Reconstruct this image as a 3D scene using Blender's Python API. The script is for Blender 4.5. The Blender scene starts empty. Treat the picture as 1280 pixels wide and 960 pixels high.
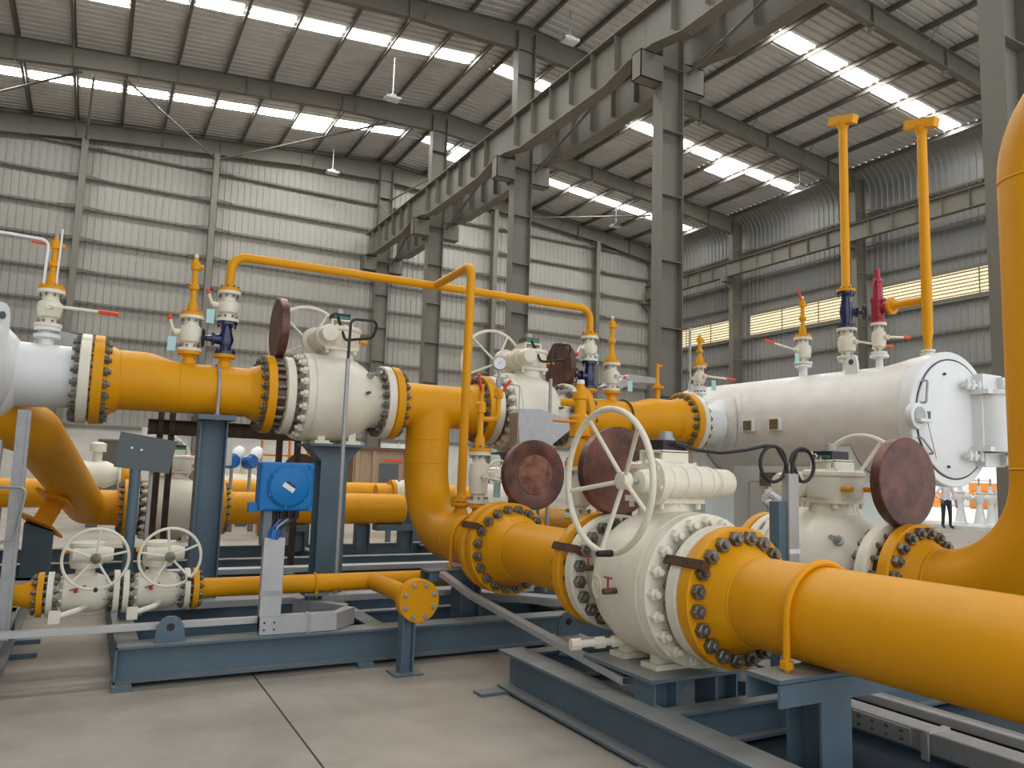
import bpy, bmesh, math, random
from mathutils import Vector, Matrix
random.seed(7)
SC = bpy.context.scene
COL = SC.collection
PI = math.pi

# ------------------------------------------------------------------ camera
# X = along the header pipe (to the right), Y = along the hall (away), Z = up; metres
AX = Vector((0.87684129, 0.0808785, 0.47392828))
BX = Vector((-0.47980657, 0.08451254, 0.8732945))
UX = Vector((0.03057786, -0.99313458, 0.11291012))
cam_d = bpy.data.cameras.new('camera')
cam = bpy.data.objects.new('camera', cam_d)
COL.objects.link(cam)
cam_d.sensor_width = 36.0
cam_d.lens = 961.0 / 1280.0 * 36.0
cam_d.clip_end = 400
right = Vector((AX[0], BX[0], UX[0])); down = Vector((AX[1], BX[1], UX[1])); fwd = Vector((AX[2], BX[2], UX[2]))
rm = Matrix((right, -down, -fwd)).transposed().to_4x4()
rm.translation = Vector((0, 0, 1.5))
cam.matrix_world = rm
SC.camera = cam

# ------------------------------------------------------------------ light
SC.view_settings.view_transform = 'Standard'
SC.view_settings.look = 'None'
SC.view_settings.gamma = 1.0
SC.view_settings.use_curve_mapping = False
SC.view_settings.exposure = 0.15
SC.cycles.use_denoising = True
SC.cycles.max_bounces = 8
SC.cycles.diffuse_bounces = 5
SC.cycles.sample_clamp_indirect = 6.0
w = bpy.data.worlds.new('overcast_sky'); SC.world = w; w.use_nodes = True
bg = w.node_tree.nodes['Background']
bg.inputs[0].default_value = (0.90, 0.95, 1.0, 1); bg.inputs[1].default_value = 1.5
SKYLIGHT = 26.0
sun_d = bpy.data.lights.new('sun', 'SUN'); sun_d.energy = 5.0; sun_d.angle = math.radians(2); sun_d.color = (1, .95, .87)
sun = bpy.data.objects.new('sun', sun_d); COL.objects.link(sun); sun.rotation_euler = (math.radians(8), math.radians(24), 0)

# ------------------------------------------------------------------ materials
MATS = {}
def mat(name, col, rough=0.5, metal=0.0, var=0.0, vscale=6.0, col2=None, bump=0.0, bscale=40.0, stretch=None, spec=0.5, emit=None, coat=0.0):
    m = bpy.data.materials.new(name); m.use_nodes = True
    nt = m.node_tree; b = nt.nodes['Principled BSDF']
    b.inputs['Roughness'].default_value = rough; b.inputs['Metallic'].default_value = metal
    b.inputs['Specular IOR Level'].default_value = spec
    if coat: b.inputs['Coat Weight'].default_value = coat; b.inputs['Coat Roughness'].default_value = 0.15
    c = (*col, 1)
    b.inputs['Base Color'].default_value = c
    if emit:
        b.inputs['Emission Color'].default_value = (*emit[0], 1); b.inputs['Emission Strength'].default_value = emit[1]
    if var or col2 or bump:
        tc = nt.nodes.new('ShaderNodeNewGeometry')
        mp = nt.nodes.new('ShaderNodeMapping'); nt.links.new(tc.outputs['Position'], mp.inputs['Vector'])
        if stretch: mp.inputs['Scale'].default_value = stretch
    if var or col2:
        n = nt.nodes.new('ShaderNodeTexNoise'); n.inputs['Scale'].default_value = vscale; n.inputs['Detail'].default_value = 6
        n.inputs['Roughness'].default_value = 0.65
        nt.links.new(mp.outputs[0], n.inputs['Vector'])
        r = nt.nodes.new('ShaderNodeValToRGB')
        r.color_ramp.elements[0].position = 0.35; r.color_ramp.elements[1].position = 0.68
        c2 = col2 if col2 else tuple(x * (1 - var) for x in col)
        r.color_ramp.elements[0].color = (*c2, 1); r.color_ramp.elements[1].color = c
        nt.links.new(n.outputs['Fac'], r.inputs[0]); nt.links.new(r.outputs[0], b.inputs['Base Color'])
    if bump:
        n2 = nt.nodes.new('ShaderNodeTexNoise'); n2.inputs['Scale'].default_value = bscale; n2.inputs['Detail'].default_value = 3
        nt.links.new(mp.outputs[0], n2.inputs['Vector'])
        bp = nt.nodes.new('ShaderNodeBump'); bp.inputs['Strength'].default_value = bump; bp.inputs['Distance'].default_value = 0.01
        nt.links.new(n2.outputs['Fac'], bp.inputs['Height']); nt.links.new(bp.outputs[0], b.inputs['Normal'])
    MATS[name] = m
    return m
mat('yellow', (0.75, 0.33, 0.002), 0.46, spec=0.28, var=0.07, vscale=3, bump=0.04, bscale=25)
mat('cream', (0.80, 0.75, 0.62), 0.42, var=0.10, vscale=7, bump=0.08, bscale=30)
mat('white', (0.78, 0.79, 0.78), 0.35, var=0.05, vscale=4)
mat('tank', (0.78, 0.755, 0.70), 0.38, var=0.12, vscale=3, stretch=(1, 1, 2))
mat('saddle', (0.62, 0.66, 0.62), 0.45)
mat('blue_steel', (0.098, 0.155, 0.20), 0.5, var=0.18, vscale=3, bump=0.03)
mat('dusty_blue', (0.15, 0.19, 0.215), 0.65, var=0.3, vscale=5)
mat('aluminium', (0.50, 0.505, 0.51), 0.45, 0.5, var=0.12, vscale=8)
mat('galv', (0.42, 0.425, 0.43), 0.5, 0.45, var=0.15, vscale=14)
mat('bolt', (0.28, 0.26, 0.22), 0.42, 0.55, var=0.5, vscale=22, col2=(0.09, 0.085, 0.07))
mat('bolt_rusty', (0.20, 0.15, 0.05), 0.55, 0.5, var=0.5, vscale=30, col2=(0.07, 0.055, 0.03))
mat('rust_disc', (0.20, 0.078, 0.052), 0.40, 0.3, vscale=6, col2=(0.06, 0.028, 0.024), bump=0.1, bscale=18)
mat('rust_worn', (0.34, 0.16, 0.105), 0.32, 0.45, vscale=12, col2=(0.13, 0.055, 0.04), bump=0.1, bscale=25)
mat('rust_steel', (0.085, 0.05, 0.035), 0.8, 0.1, var=0.5, vscale=8)
mat('rust_strap', (0.12, 0.055, 0.03), 0.7, 0.3, var=0.5, vscale=25)
mat('hall_steel', (0.165, 0.152, 0.122), 0.55, var=0.12, vscale=1.2)
mat('purlin', (0.15, 0.142, 0.125), 0.5, 0.2, var=0.15, vscale=2)
mat('roof', (0.66, 0.645, 0.615), 0.42, 0.2, var=0.18, vscale=0.6)
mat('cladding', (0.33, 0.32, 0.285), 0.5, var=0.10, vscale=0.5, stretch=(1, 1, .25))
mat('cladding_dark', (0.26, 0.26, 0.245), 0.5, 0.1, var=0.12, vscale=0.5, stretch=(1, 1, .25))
mat('masonry', (0.62, 0.61, 0.56), 0.8, var=0.12, vscale=1.2)
mat('concrete', (0.42, 0.375, 0.315), 0.55, vscale=0.8, col2=(0.275, 0.24, 0.198), bump=0.05, bscale=60)
mat('joint', (0.05, 0.045, 0.04), 0.9)
mat('ground', (0.55, 0.52, 0.47), 0.9, var=0.2, vscale=0.4)
mat('skylight', (0.9, 0.9, 0.9), 0.4, emit=((1.0, 0.985, 0.95), SKYLIGHT))
mat('louver', (0.30, 0.26, 0.19), 0.5)
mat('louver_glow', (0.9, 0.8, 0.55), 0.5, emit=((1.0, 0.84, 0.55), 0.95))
mat('jb_blue', (0.0, 0.16, 0.45), 0.35, var=0.1, vscale=10, spec=0.35)
mat('navy', (0.008, 0.014, 0.075), 0.25, coat=0.4)
mat('red_valve', (0.36, 0.012, 0.03), 0.3, coat=0.3)
mat('red', (0.75, 0.07, 0.03), 0.4)
mat('orange', (0.72, 0.24, 0.02), 0.45)
mat('black', (0.012, 0.012, 0.013), 0.45)
mat('dark', (0.035, 0.035, 0.035), 0.5)
mat('hose', (0.018, 0.018, 0.02), 0.5)
mat('green', (0.03, 0.22, 0.12), 0.5)
mat('tag', (0.42, 0.66, 0.66), 0.6)
mat('sign_grey', (0.085, 0.10, 0.105), 0.45, var=0.1)
mat('label_white', (0.75, 0.76, 0.74), 0.5)
mat('nameplate', (0.30, 0.24, 0.15), 0.4, 0.5, var=0.6, vscale=60)
mat('glass', (0.75, 0.78, 0.78), 0.08, coat=0.6)
mat('wood', (0.46, 0.32, 0.20), 0.7, var=0.3, vscale=4, stretch=(6, 6, .6))
mat('timber_dark', (0.17, 0.085, 0.05), 0.7, var=0.3, vscale=4)
mat('plastic', (0.85, 0.86, 0.87), 0.15, spec=0.8, bump=0.5, bscale=25)
mat('blue_inst', (0.01, 0.12, 0.42), 0.35)
mat('shirt', (0.72, 0.66, 0.70), 0.8)
mat('trousers', (0.02, 0.028, 0.05), 0.8)
mat('skin', (0.30, 0.17, 0.11), 0.6)
mat('hair', (0.01, 0.008, 0.007), 0.6)
mat('shoes', (0.012, 0.012, 0.015), 0.5)
mat('crate_orange', (0.75, 0.25, 0.03), 0.6)
mat('door_dark', (0.10, 0.09, 0.075), 0.6)
M = MATS
# settled dust on the upward faces of the skid steel
nt = MATS['blue_steel'].node_tree; b = nt.nodes['Principled BSDF']
old = b.inputs['Base Color'].links[0].from_socket
ge = nt.nodes.new('ShaderNodeNewGeometry'); sp = nt.nodes.new('ShaderNodeSeparateXYZ'); nt.links.new(ge.outputs['Normal'], sp.inputs[0])
mr = nt.nodes.new('ShaderNodeMapRange'); mr.inputs[1].default_value = .8; mr.inputs[2].default_value = 1.0; nt.links.new(sp.outputs['Z'], mr.inputs[0])
dn = nt.nodes.new('ShaderNodeTexNoise'); dn.inputs['Scale'].default_value = 3.0; dn.inputs['Detail'].default_value = 5; nt.links.new(ge.outputs['Position'], dn.inputs['Vector'])
mu = nt.nodes.new('ShaderNodeMath'); mu.operation = 'MULTIPLY'; nt.links.new(mr.outputs[0], mu.inputs[0]); nt.links.new(dn.outputs['Fac'], mu.inputs[1])
m2 = nt.nodes.new('ShaderNodeMath'); m2.operation = 'MULTIPLY'; m2.inputs[1].default_value = 1.35; m2.use_clamp = True; nt.links.new(mu.outputs[0], m2.inputs[0])
mx = nt.nodes.new('ShaderNodeMix'); mx.data_type = 'RGBA'; nt.links.new(m2.outputs[0], mx.inputs[0]); nt.links.new(old, mx.inputs[6]); mx.inputs[7].default_value = (0.33, 0.315, 0.28, 1)
nt.links.new(mx.outputs[2], b.inputs['Base Color'])
mat('pan', (0.035, 0.06, 0.085), 0.6, var=0.4, vscale=3)

# ------------------------------------------------------------------ geometry collector
def basis(ax):
    ax = Vector(ax).normalized()
    ref = Vector((0, 0, 1)) if abs(ax.z) < 0.9 else Vector((1, 0, 0))
    u = ref.cross(ax).normalized(); v = ax.cross(u).normalized()
    return ax, u, v
AXES = {'X': Vector((1, 0, 0)), 'Y': Vector((0, 1, 0)), 'Z': Vector((0, 0, 1))}
def axv(a): return AXES[a] if isinstance(a, str) else Vector(a).normalized()

class G:
    def __init__(s): s.v = []; s.f = []
    def add(s, vs, fs):
        o = len(s.v); s.v += [tuple(v) for v in vs]; s.f += [tuple(i + o for i in q) for q in fs]; return s
    def box(s, x0, x1, y0, y1, z0, z1):
        vs = [(x, y, z) for x in (x0, x1) for y in (y0, y1) for z in (z0, z1)]
        return s.add(vs, [(0, 1, 3, 2), (4, 6, 7, 5), (0, 4, 5, 1), (2, 3, 7, 6), (0, 2, 6, 4), (1, 5, 7, 3)])
    def obox(s, c, size, u, v, wv):
        c = Vector(c); vs = []
        for i in (-.5, .5):
            for j in (-.5, .5):
                for k in (-.5, .5): vs.append(c + Vector(u) * size[0] * i + Vector(v) * size[1] * j + Vector(wv) * size[2] * k)
        return s.add(vs, [(0, 1, 3, 2), (4, 6, 7, 5), (0, 4, 5, 1), (2, 3, 7, 6), (0, 2, 6, 4), (1, 5, 7, 3)])
    def lathe(s, prof, o=(0, 0, 0), ax='X', n=32, caps=True):
        a, u, v = basis(axv(ax)); o = Vector(o); vs = []; fs = []
        for t, r in prof:
            for k in range(n):
                th = 2 * PI * k / n
                vs.append(o + a * t + (u * math.cos(th) + v * math.sin(th)) * max(r, 1e-4))
        for i in range(len(prof) - 1):
            for k in range(n):
                k2 = (k + 1) % n
                fs.append((i * n + k, i * n + k2, (i + 1) * n + k2, (i + 1) * n + k))
        if caps:
            fs.append(tuple(range(n))); b = (len(prof) - 1) * n; fs.append(tuple(range(b, b + n)))
        return s.add(vs, fs)
    def cyl(s, p0, p1, r, r2=None, n=16):
        p0 = Vector(p0); p1 = Vector(p1); d = p1 - p0
        return s.lathe([(0, r), (d.length, r if r2 is None else r2)], p0, d, n)
    def tube(s, pts, r, n=12, closed=False):
        P = [Vector(p) for p in pts]; N = len(P); vs = []; fs = []
        def tan(i):
            a = P[(i - 1) % N] if (closed or i > 0) else P[i]; b = P[(i + 1) % N] if (closed or i < N - 1) else P[i]
            return (b - a).normalized()
        t = tan(0); _, u, v = basis(t)
        for i in range(N):
            t2 = tan(i); q = t.rotation_difference(t2); u = q @ u; t = t2; v = t.cross(u)
            rr = r[i] if isinstance(r, (list, tuple)) else r
            for k in range(n):
                th = 2 * PI * k / n; vs.append(P[i] + (u * math.cos(th) + v * math.sin(th)) * rr)
        for i in range(N if closed else N - 1):
            j = (i + 1) % N
            for k in range(n):
                k2 = (k + 1) % n; fs.append((i * n + k, i * n + k2, j * n + k2, j * n + k))
        if not closed: fs.append(tuple(range(n))); fs.append(tuple(range((N - 1) * n, N * n)))
        return s.add(vs, fs)
    def torus(s, c, ax, Rr, r, n=48, m=8):
        a, u, v = basis(axv(ax)); c = Vector(c)
        return s.tube([c + (u * math.cos(2 * PI * k / n) + v * math.sin(2 * PI * k / n)) * Rr for k in range(n)], r, m, True)
    def prism(s, poly, o, u, v, wv, d):
        o = Vector(o); u = Vector(u); v = Vector(v); wv = Vector(wv); n = len(poly)
        vs = [o + u * a + v * b for a, b in poly] + [o + u * a + v * b + wv * d for a, b in poly]
        fs = [tuple(range(n)), tuple(range(n, 2 * n))] + [(i, (i + 1) % n, (i + 1) % n + n, i + n) for i in range(n)]
        return s.add(vs, fs)
    def ibeam(s, p0, p1, h, w, tf=.015, tw=.012, up=(0, 0, 1)):
        p0 = Vector(p0); p1 = Vector(p1); d = (p1 - p0); L = d.length; d.normalize()
        up = Vector(up); sd = d.cross(up).normalized(); up = sd.cross(d).normalized()
        c = (p0 + p1) / 2
        s.obox(c + up * (h / 2 - tf / 2), (L, w, tf), d, sd, up); s.obox(c - up * (h / 2 - tf / 2), (L, w, tf), d, sd, up)
        s.obox(c, (L, tw, h - 2 * tf), d, sd, up); return s
    def mesh(s, name, smooth=True, ang=35):
        m = bpy.data.meshes.new(name); m.from_pydata(s.v, [], s.f)
        bm = bmesh.new(); bm.from_mesh(m); bmesh.ops.recalc_face_normals(bm, faces=bm.faces); bm.to_mesh(m); bm.free()
        if smooth:
            m.shade_smooth(); m.set_sharp_from_angle(angle=math.radians(ang))
        return m

def link(name, data, parent=None, loc=None, rot=None):
    o = bpy.data.objects.new(name, data); COL.objects.link(o)
    if parent: o.parent = parent
    if loc is not None: o.location = loc
    if rot is not None: o.rotation_euler = rot
    return o
class T:
    """a thing: an Empty at its base; parts are given in world axes (local=False) or in its own axes"""
    def __init__(s, name, label, cat, loc=(0, 0, 0), rotz=0, group=None, local=False, kind=None):
        s.o = Vector(loc); s.local = local
        s.e = link(name, None, None, loc, (0, 0, rotz)); s.e.empty_display_size = .1
        if kind: s.e['kind'] = kind
        else:
            s.e['label'] = label; s.e['category'] = cat
            if group: s.e['group'] = group
        if kind and label: s.e['label'] = label
    def part(s, name, g, m, parent=None, smooth=True, ang=35, stuff=False, label=None, stone=None):
        if not s.local: g.v = [tuple(Vector(v) - s.o) for v in g.v]
        me = g.mesh(name, smooth, ang); me.materials.append(M[m])
        ob = link(name, me, parent or s.e)
        if stuff: ob['kind'] = 'stuff'
        if label: ob['label'] = label
        return ob
    def inst(s, name, me, p, rot=(0, 0, 0), parent=None):
        p = Vector(p) if s.local else Vector(p) - s.o
        return link(name, me, parent or s.e, p, rot)
def single(name, g, m, label, cat, group=None, smooth=True, base=None):
    """a thing that is one mesh, origin at its base"""
    xs = [v[0] for v in g.v]; ys = [v[1] for v in g.v]; zs = [v[2] for v in g.v]
    o = Vector(((min(xs) + max(xs)) / 2, (min(ys) + max(ys)) / 2, min(zs)))
    g.v = [tuple(Vector(v) - o) for v in g.v]
    me = g.mesh(name, smooth); me.materials.append(M[m])
    ob = link(name, me, None, o); ob['label'] = label; ob['category'] = cat
    if group: ob['group'] = group
    return ob
def struct(name, g, m, smooth=True):
    me = g.mesh(name, smooth); me.materials.append(M[m]); ob = link(name, me); ob['kind'] = 'structure'; return ob
def child(name, g, m, parent, smooth=True, stuff=False):
    me = g.mesh(name, smooth); me.materials.append(M[m]); ob = link(name, me, parent)
    if stuff: ob['kind'] = 'stuff'
    return ob
CACHE = {}
def stud_mesh(L, d, m, heads='both'):
    k = (round(L, 3), round(d, 3), m, heads)
    if k in CACHE: return CACHE[k]
    g = G(); nr = d * 1.0; ext = d * .55
    g.lathe([(-L / 2 - d * .9 - ext, d * .4), (-L / 2 - d * .9 - ext + d * .1, d * .5), (L / 2 + d * .9 + ext - d * .1, d * .5), (L / 2 + d * .9 + ext, d * .4)], ax='X', n=10)
    for sg in (-1, 1):
        g.lathe([(sg * L / 2, nr), (sg * (L / 2 + d * .82), nr), (sg * (L / 2 + d * .92), nr * .86)], ax='X', n=6)
    me = g.mesh('stud_bolt', True, 30); me.materials.append(M[m]); CACHE[k] = me; return me
ROT = {'X': (0, 0, 0), 'Y': (0, 0, PI / 2), 'Z': (0, -PI / 2, 0)}
def studs(t, c, ax, L, rc=.318, n=20, d=.041, m='bolt', parent=None, phase=.5, name='stud_bolt'):
    me = stud_mesh(L, d, m); a, u, v = basis(AXES[ax]); c = Vector(c)
    for k in range(n):
        th = 2 * PI * (k + phase) / n
        t.inst(name, me, c + (u * math.cos(th) + v * math.sin(th)) * rc, ROT[ax], parent)
def ring_bolts(t, c, ax, L, rc, n, d, m='bolt', parent=None):
    g = G(); a, u, v = basis(AXES[ax]); c = Vector(c)
    for k in range(n):
        th = 2 * PI * (k + .5) / n; p = c + (u * math.cos(th) + v * math.sin(th)) * rc
        g.lathe([(-L / 2 - d * 1.4, d * .5), (-L / 2 - d * .9, d * .5), (-L / 2 - d * .9, d), (-L / 2, d), (-L / 2, d * .5), (L / 2, d * .5), (L / 2, d), (L / 2 + d * .9, d), (L / 2 + d * .9, d * .5), (L / 2 + d * 1.4, d * .5)], p, ax, 6)
    return t.part('bolt_ring', g, m, parent, stuff=True)
def flange(t, c, ax, sg, m='yellow', r=.372, th=.083, hub=.13, rp=.2285, parent=None, name='flange'):
    """weld-neck flange: face at c, body and hub along sg*axis"""
    g = G()
    g.lathe([(0, r - .012), (sg * .008, r), (sg * (th - .006), r), (sg * th, r - .008), (sg * th, rp * 1.30), (sg * (th + hub * .25), rp * 1.2), (sg * (th + hub), rp * 1.012)], c, ax, 56)
    return t.part(name, g, m, parent)
def weld(t, c, ax, r, m='yellow'):
    g = G(); g.torus(c, ax, r, .006, 48, 6); return t.part('weld_seam', g, m)
def arc(c, u, v, R, a0, a1, n=14):
    c = Vector(c); u = Vector(u); v = Vector(v)
    return [c + u * R * math.cos(a0 + (a1 - a0) * i / n) + v * R * math.sin(a0 + (a1 - a0) * i / n) for i in range(n + 1)]
def bend(pts, R, n=8):
    """polyline with rounded corners"""
    P = [Vector(p) for p in pts]; out = [P[0]]
    for i in range(1, len(P) - 1):
        a = (P[i - 1] - P[i]).normalized(); b = (P[i + 1] - P[i]).normalized(); ang = a.angle(b)
        d = min(R / math.tan(ang / 2), (P[i - 1] - P[i]).length * .49, (P[i + 1] - P[i]).length * .49)
        r = d * math.tan(ang / 2); bis = (a + b).normalized(); c = P[i] + bis * (r / math.sin(ang / 2))
        s0 = P[i] + a * d - c; s1 = P[i] + b * d - c; q = s0.rotation_difference(s1)
        for k in range(n + 1):
            from_q = Matrix.Identity(3).to_quaternion().slerp(q, k / n); out.append(c + from_q @ s0)
    out.append(P[-1]); return out
# ------------------------------------------------------------------ hall
XL, XR, YB, XC = -6.25, 31.75, 38.7, 12.75
def zr(x): return 17.95 - .09 * abs(x - XC)
g = G(); g.box(XL - 2, XR + .3, -12, YB, -.3, -.005)
floor = struct('floor', g, 'joint', False)
ex = [-10.85, -4.85, 1.15, 7.15, 13.15, 19.15, 25.15, XR + .3]; ey = [-12, -4.4, 1.4, 8.6, 16.4, 24.2, 32.0, YB]
for i in range(len(ex) - 1):
    for j in range(len(ey) - 1):
        g = G(); g.box(max(ex[i], XL - 2) + .006, ex[i + 1] - .006, ey[j] + .006, ey[j + 1] - .006, -.005, 0)
        child('slab', g, 'concrete', floor, False)
g = G(); g.box(XR + .3, 90, -20, 70, -.3, -.02); struct('ground', g, 'ground', False)

def corr(a0, a1, pitch, h):
    """trapezoid rib profile: list of (position, offset)"""
    out = []; x = a0; n = int(round((a1 - a0) / pitch)); p = (a1 - a0) / n
    for i in range(n):
        x = a0 + i * p
        out += [(x, 0), (x + p * .66, 0), (x + p * .76, h), (x + p * .90, h)]
    out.append((a1, 0)); return out
def sheet(g, prof, rows):
    """rows: functions (pos, off) -> point"""
    n = len(prof); vs = []; fs = []
    for r in rows:
        for a, h in prof: vs.append(r(a, h))
    for i in range(len(rows) - 1):
        for k in range(n - 1): fs.append((i * n + k, i * n + k + 1, (i + 1) * n + k + 1, (i + 1) * n + k))
    g.add(vs, fs)
STRIPS = [10.2, 18.0, 26.35, 34.3]; SW = .68
segs = []; y = -4
for s0 in STRIPS: segs.append((y, s0)); y = s0 + SW
segs.append((y, YB))
g = G()
for a, b in [(-4, YB + .3)]:
    pr_ = corr(a, b, .34, .075)
    sheet(g, pr_, [lambda p, h, x=x: (x, p, zr(x) + h) for x in (XL, XC)])
    sheet(g, pr_, [lambda p, h, x=x: (x, p, zr(x) + h) for x in (XC, XR - 1.0)])
ceiling = struct('ceiling', g, 'roof', False)
PX = [XC + sgn * (.45 + 1.75 * k) for sgn in (-1, 1) for k in range(11)]
PX = sorted(p for p in PX if XL + .2 < p < XR - .6)
for x in PX:
    g = G(); z = zr(x) - .005
    g.box(x - .012, x + .012, -4, YB - .1, z - .22, z); g.box(x - .012, x + .07, -4, YB - .1, z - .022, z - .002); g.box(x - .07, x + .012, -4, YB - .1, z - .222, z - .2)
    child('purlin', g, 'purlin', ceiling, False)
edges = [XL] + PX + [XR - 1.0]
for s0 in STRIPS:
    for a, b in zip(edges[:-1], edges[1:]):
        if b - a < .3 or a < XC - .4 < b or a < XC < b: continue
        lo = s0; hi = s0 + SW
        if (s0 == 26.35 and a < 0 < b) or (s0 == 34.3 and (a < 8.5 < b or a < 15 < b)) or (s0 == 26.35 and a < 25.5 < b): hi = s0 + 1.7
        g = G(); g.add([(a + .14, lo, zr(a + .14) - .012), (b - .14, lo, zr(b - .14) - .012), (b - .14, hi, zr(b - .14) - .012), (a + .14, hi, zr(a + .14) - .012)], [(0, 1, 2, 3)])
        child('skylight_panel', g, 'skylight', ceiling, False)
RY = [6.75, 15.25, 23.3, 31.2, 38.35]
def rafter(y, sg):
    g = G(); xe = XR - .9 if sg > 0 else XL
    xs = [XC, XC + sg * 1.5, XC + sg * 4.5, XC + sg * 13.5, xe]; dp = [.95, .9, .7, .7, .95]
    top = [(x, zr(x) - .235) for x in xs]; bot = [(x, zr(x) - .235 - d) for x, d in zip(xs, dp)]
    g.prism(top + bot[::-1], (0, y - .006, 0), (1, 0, 0), (0, 0, 1), (0, 1, 0), .012)
    for L in (top, bot):
        for (x0, z0), (x1, z1) in zip(L[:-1], L[1:]):
            g.add([(x, y + dy, z + dz) for (x, z) in ((x0, z0), (x1, z1)) for dy in (-.12, .12) for dz in (-.012, .012)],
                  [(0, 1, 3, 2), (4, 6, 7, 5), (0, 4, 5, 1), (2, 3, 7, 6), (0, 2, 6, 4), (1, 5, 7, 3)])
    for k in range(1, 5):
        x = XC + sg * (k * 3.9 + .6); z = zr(x) - .235
        g.box(x - .01, x + .01, y - .12, y + .12, z - .9, z)
    for k in range(2, 10, 2):       # flange braces down from purlins
        x = XC + sg * (.45 + 1.75 * k); z = zr(x)
        for s2 in (-1, 1): g.cyl((x, y, z - .93), (x, y + s2 * .75, z - .2), .025, n=4)
    child('rafter', g, 'hall_steel', ceiling, False)
for y in RY:
    for sg in (-1, 1): rafter(y, sg)
# roof bracing rods between the last two frames and struts
for p, q in [((4.2, 38.2, 15.95), (0, 31.3, 15.75)), ((4.2, 38.2, 15.95), (10.3, 31.3, 16.6)), ((-1.3, 38.2, 15.6), (-1.0, 31.3, 15.6)), ((-7, 38, 15.5), (-1.4, 31.3, 15.6)),
             ((12.9, 38.2, 15.6), (14.8, 31.3, 16.4)), ((12.4, 38.1, 15.3), (13.9, 38.1, 13.8)), ((14.5, 38.2, 14.2), (16.2, 33.5, 17.2)), ((21, 38, 16.2), (28, 31.4, 15.8))]:
    g = G(); g.cyl(p, q, .045, n=8); child('brace_rod', g, 'hall_steel', ceiling)

# walls
GY = YB
def clad_back():
    g = G(); pr_ = corr(XL, XR, .30, .035)
    rows = [lambda p, h: (p, GY - h, 2.9), lambda p, h: (p, GY - h, zr(p) + .06)]
    sheet(g, pr_, rows); return g
wall_back = struct('wall_back', clad_back(), 'cladding', False)
for k in range(10):
    z = 4.1 + 1.42 * k
    if z > 16: break
    g = G(); g.box(XL, XR, GY - .22, GY - .04, z - .012, z + .012); g.box(XL, XR, GY - .23, GY - .215, z - .06, z + .02)
    child('girt', g, 'hall_steel', wall_back, False)
for x in (-1.3, 4.2, 19.3, 26.4):
    g = G(); g.ibeam((x, GY - .48, 0), (x, GY - .48, zr(x) - 1.0), .46, .26, .014, .012, (0, 1, 0)); child('wall_column', g, 'hall_steel', wall_back, False)
    g = G()
    for k in range(10):
        z = 4.1 + 1.42 * k
        if z < 15.6:
            for s2 in (-1, 1): g.cyl((x, GY - .62, z - .02), (x + s2 * .95, GY - .2, z), .022, n=5)
    child('girt_brace', g, 'hall_steel', wall_back, stuff=True)
g = G(); g.box(XL, XR, GY - .02, GY + .2, 0, 2.9); child('masonry_plinth', g, 'masonry', wall_back, False)
g = G(); g.box(XL, XR, GY - .14, GY - .02, 2.86, 2.98); child('sill_flashing', g, 'hall_steel', wall_back, False)
# right wall with curved eave
DY0, DY1, DH = 17.0, 23.2, 2.45
def clad_right(y0, y1, zb):
    g = G(); pr_ = corr(y0, y1, .30, .04)
    R = 1.15; zt = zr(XR) - R + .02; rows = [lambda p, h: (XR - h, p, zb), lambda p, h: (XR - h, p, zt)]
    for i in range(1, 7):
        th = i / 6 * (PI / 2 - .09)
        rows.append(lambda p, h, th=th: (XR - R + (R - h) * math.cos(th), p, zt + (R - h) * math.sin(th)))
    sheet(g, pr_, rows); return g
gr = G()
for a, b, zb in ((-4, DY0, 0), (DY0, DY1, DH), (DY1, YB, 0)):
    q = clad_right(a, b, zb); gr.add(q.v, q.f)
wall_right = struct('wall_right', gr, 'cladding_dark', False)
for k, z in enumerate((3.2, 4.9, 6.5, 8.0, 9.25, 11.2, 12.6, 14.2)):
    g = G(); g.box(XR - .24, XR - .05, -4, YB, z - .012, z + .012); g.box(XR - .25, XR - .235, -4, YB, z - .06, z + .03)
    child('girt', g, 'hall_steel', wall_right, False)
for y in RY[1:]:
    g = G(); g.ibeam((XR - .75, y, 0), (XR - .75, y, zr(XR) - .4), .7, .30, .016, .012, (1, 0, 0))
    child('wall_column', g, 'hall_steel', wall_right, False)
    g = G()
    for z in (8.0, 9.25, 11.2, 12.6, 14.2):
        for s2 in (-1, 1): g.cyl((XR - 1.05, y, z), (XR - .25, y + s2 * 1.0, z), .025, n=5)
    child('girt_brace', g, 'hall_steel', wall_right, stuff=True)
    g = G(); g.box(XR - 1.75, XR - 1.08, y - .15, y + .15, 12.35, 12.6); g.prism([(0, 0), (.6, 0), (0, -.5)], (XR - 1.08, y - .01, 12.35), (-1, 0, 0), (0, 0, 1), (0, 1, 0), .02)
    child('bracket', g, 'hall_steel', wall_right, False)
for y0, y1 in zip(RY[:-1], RY[1:]):
    g = G(); x = XR - 1.45
    g.ibeam((x, y0 + .05, 13.0), (x, y1 - .05, 13.0), .8, .3, .02, .012)
    for k in range(1, 7): yy = y0 + (y1 - y0) * k / 7; g.box(x - .14, x, yy - .006, yy + .006, 12.62, 13.38)
    ob = child('runway_girder', g, 'hall_steel', wall_right, False)
    g = G(); g.box(x - .05, x + .05, y0, y1, 13.42, 13.5); child('crane_rail', g, 'rust_steel', ob, False)
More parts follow.
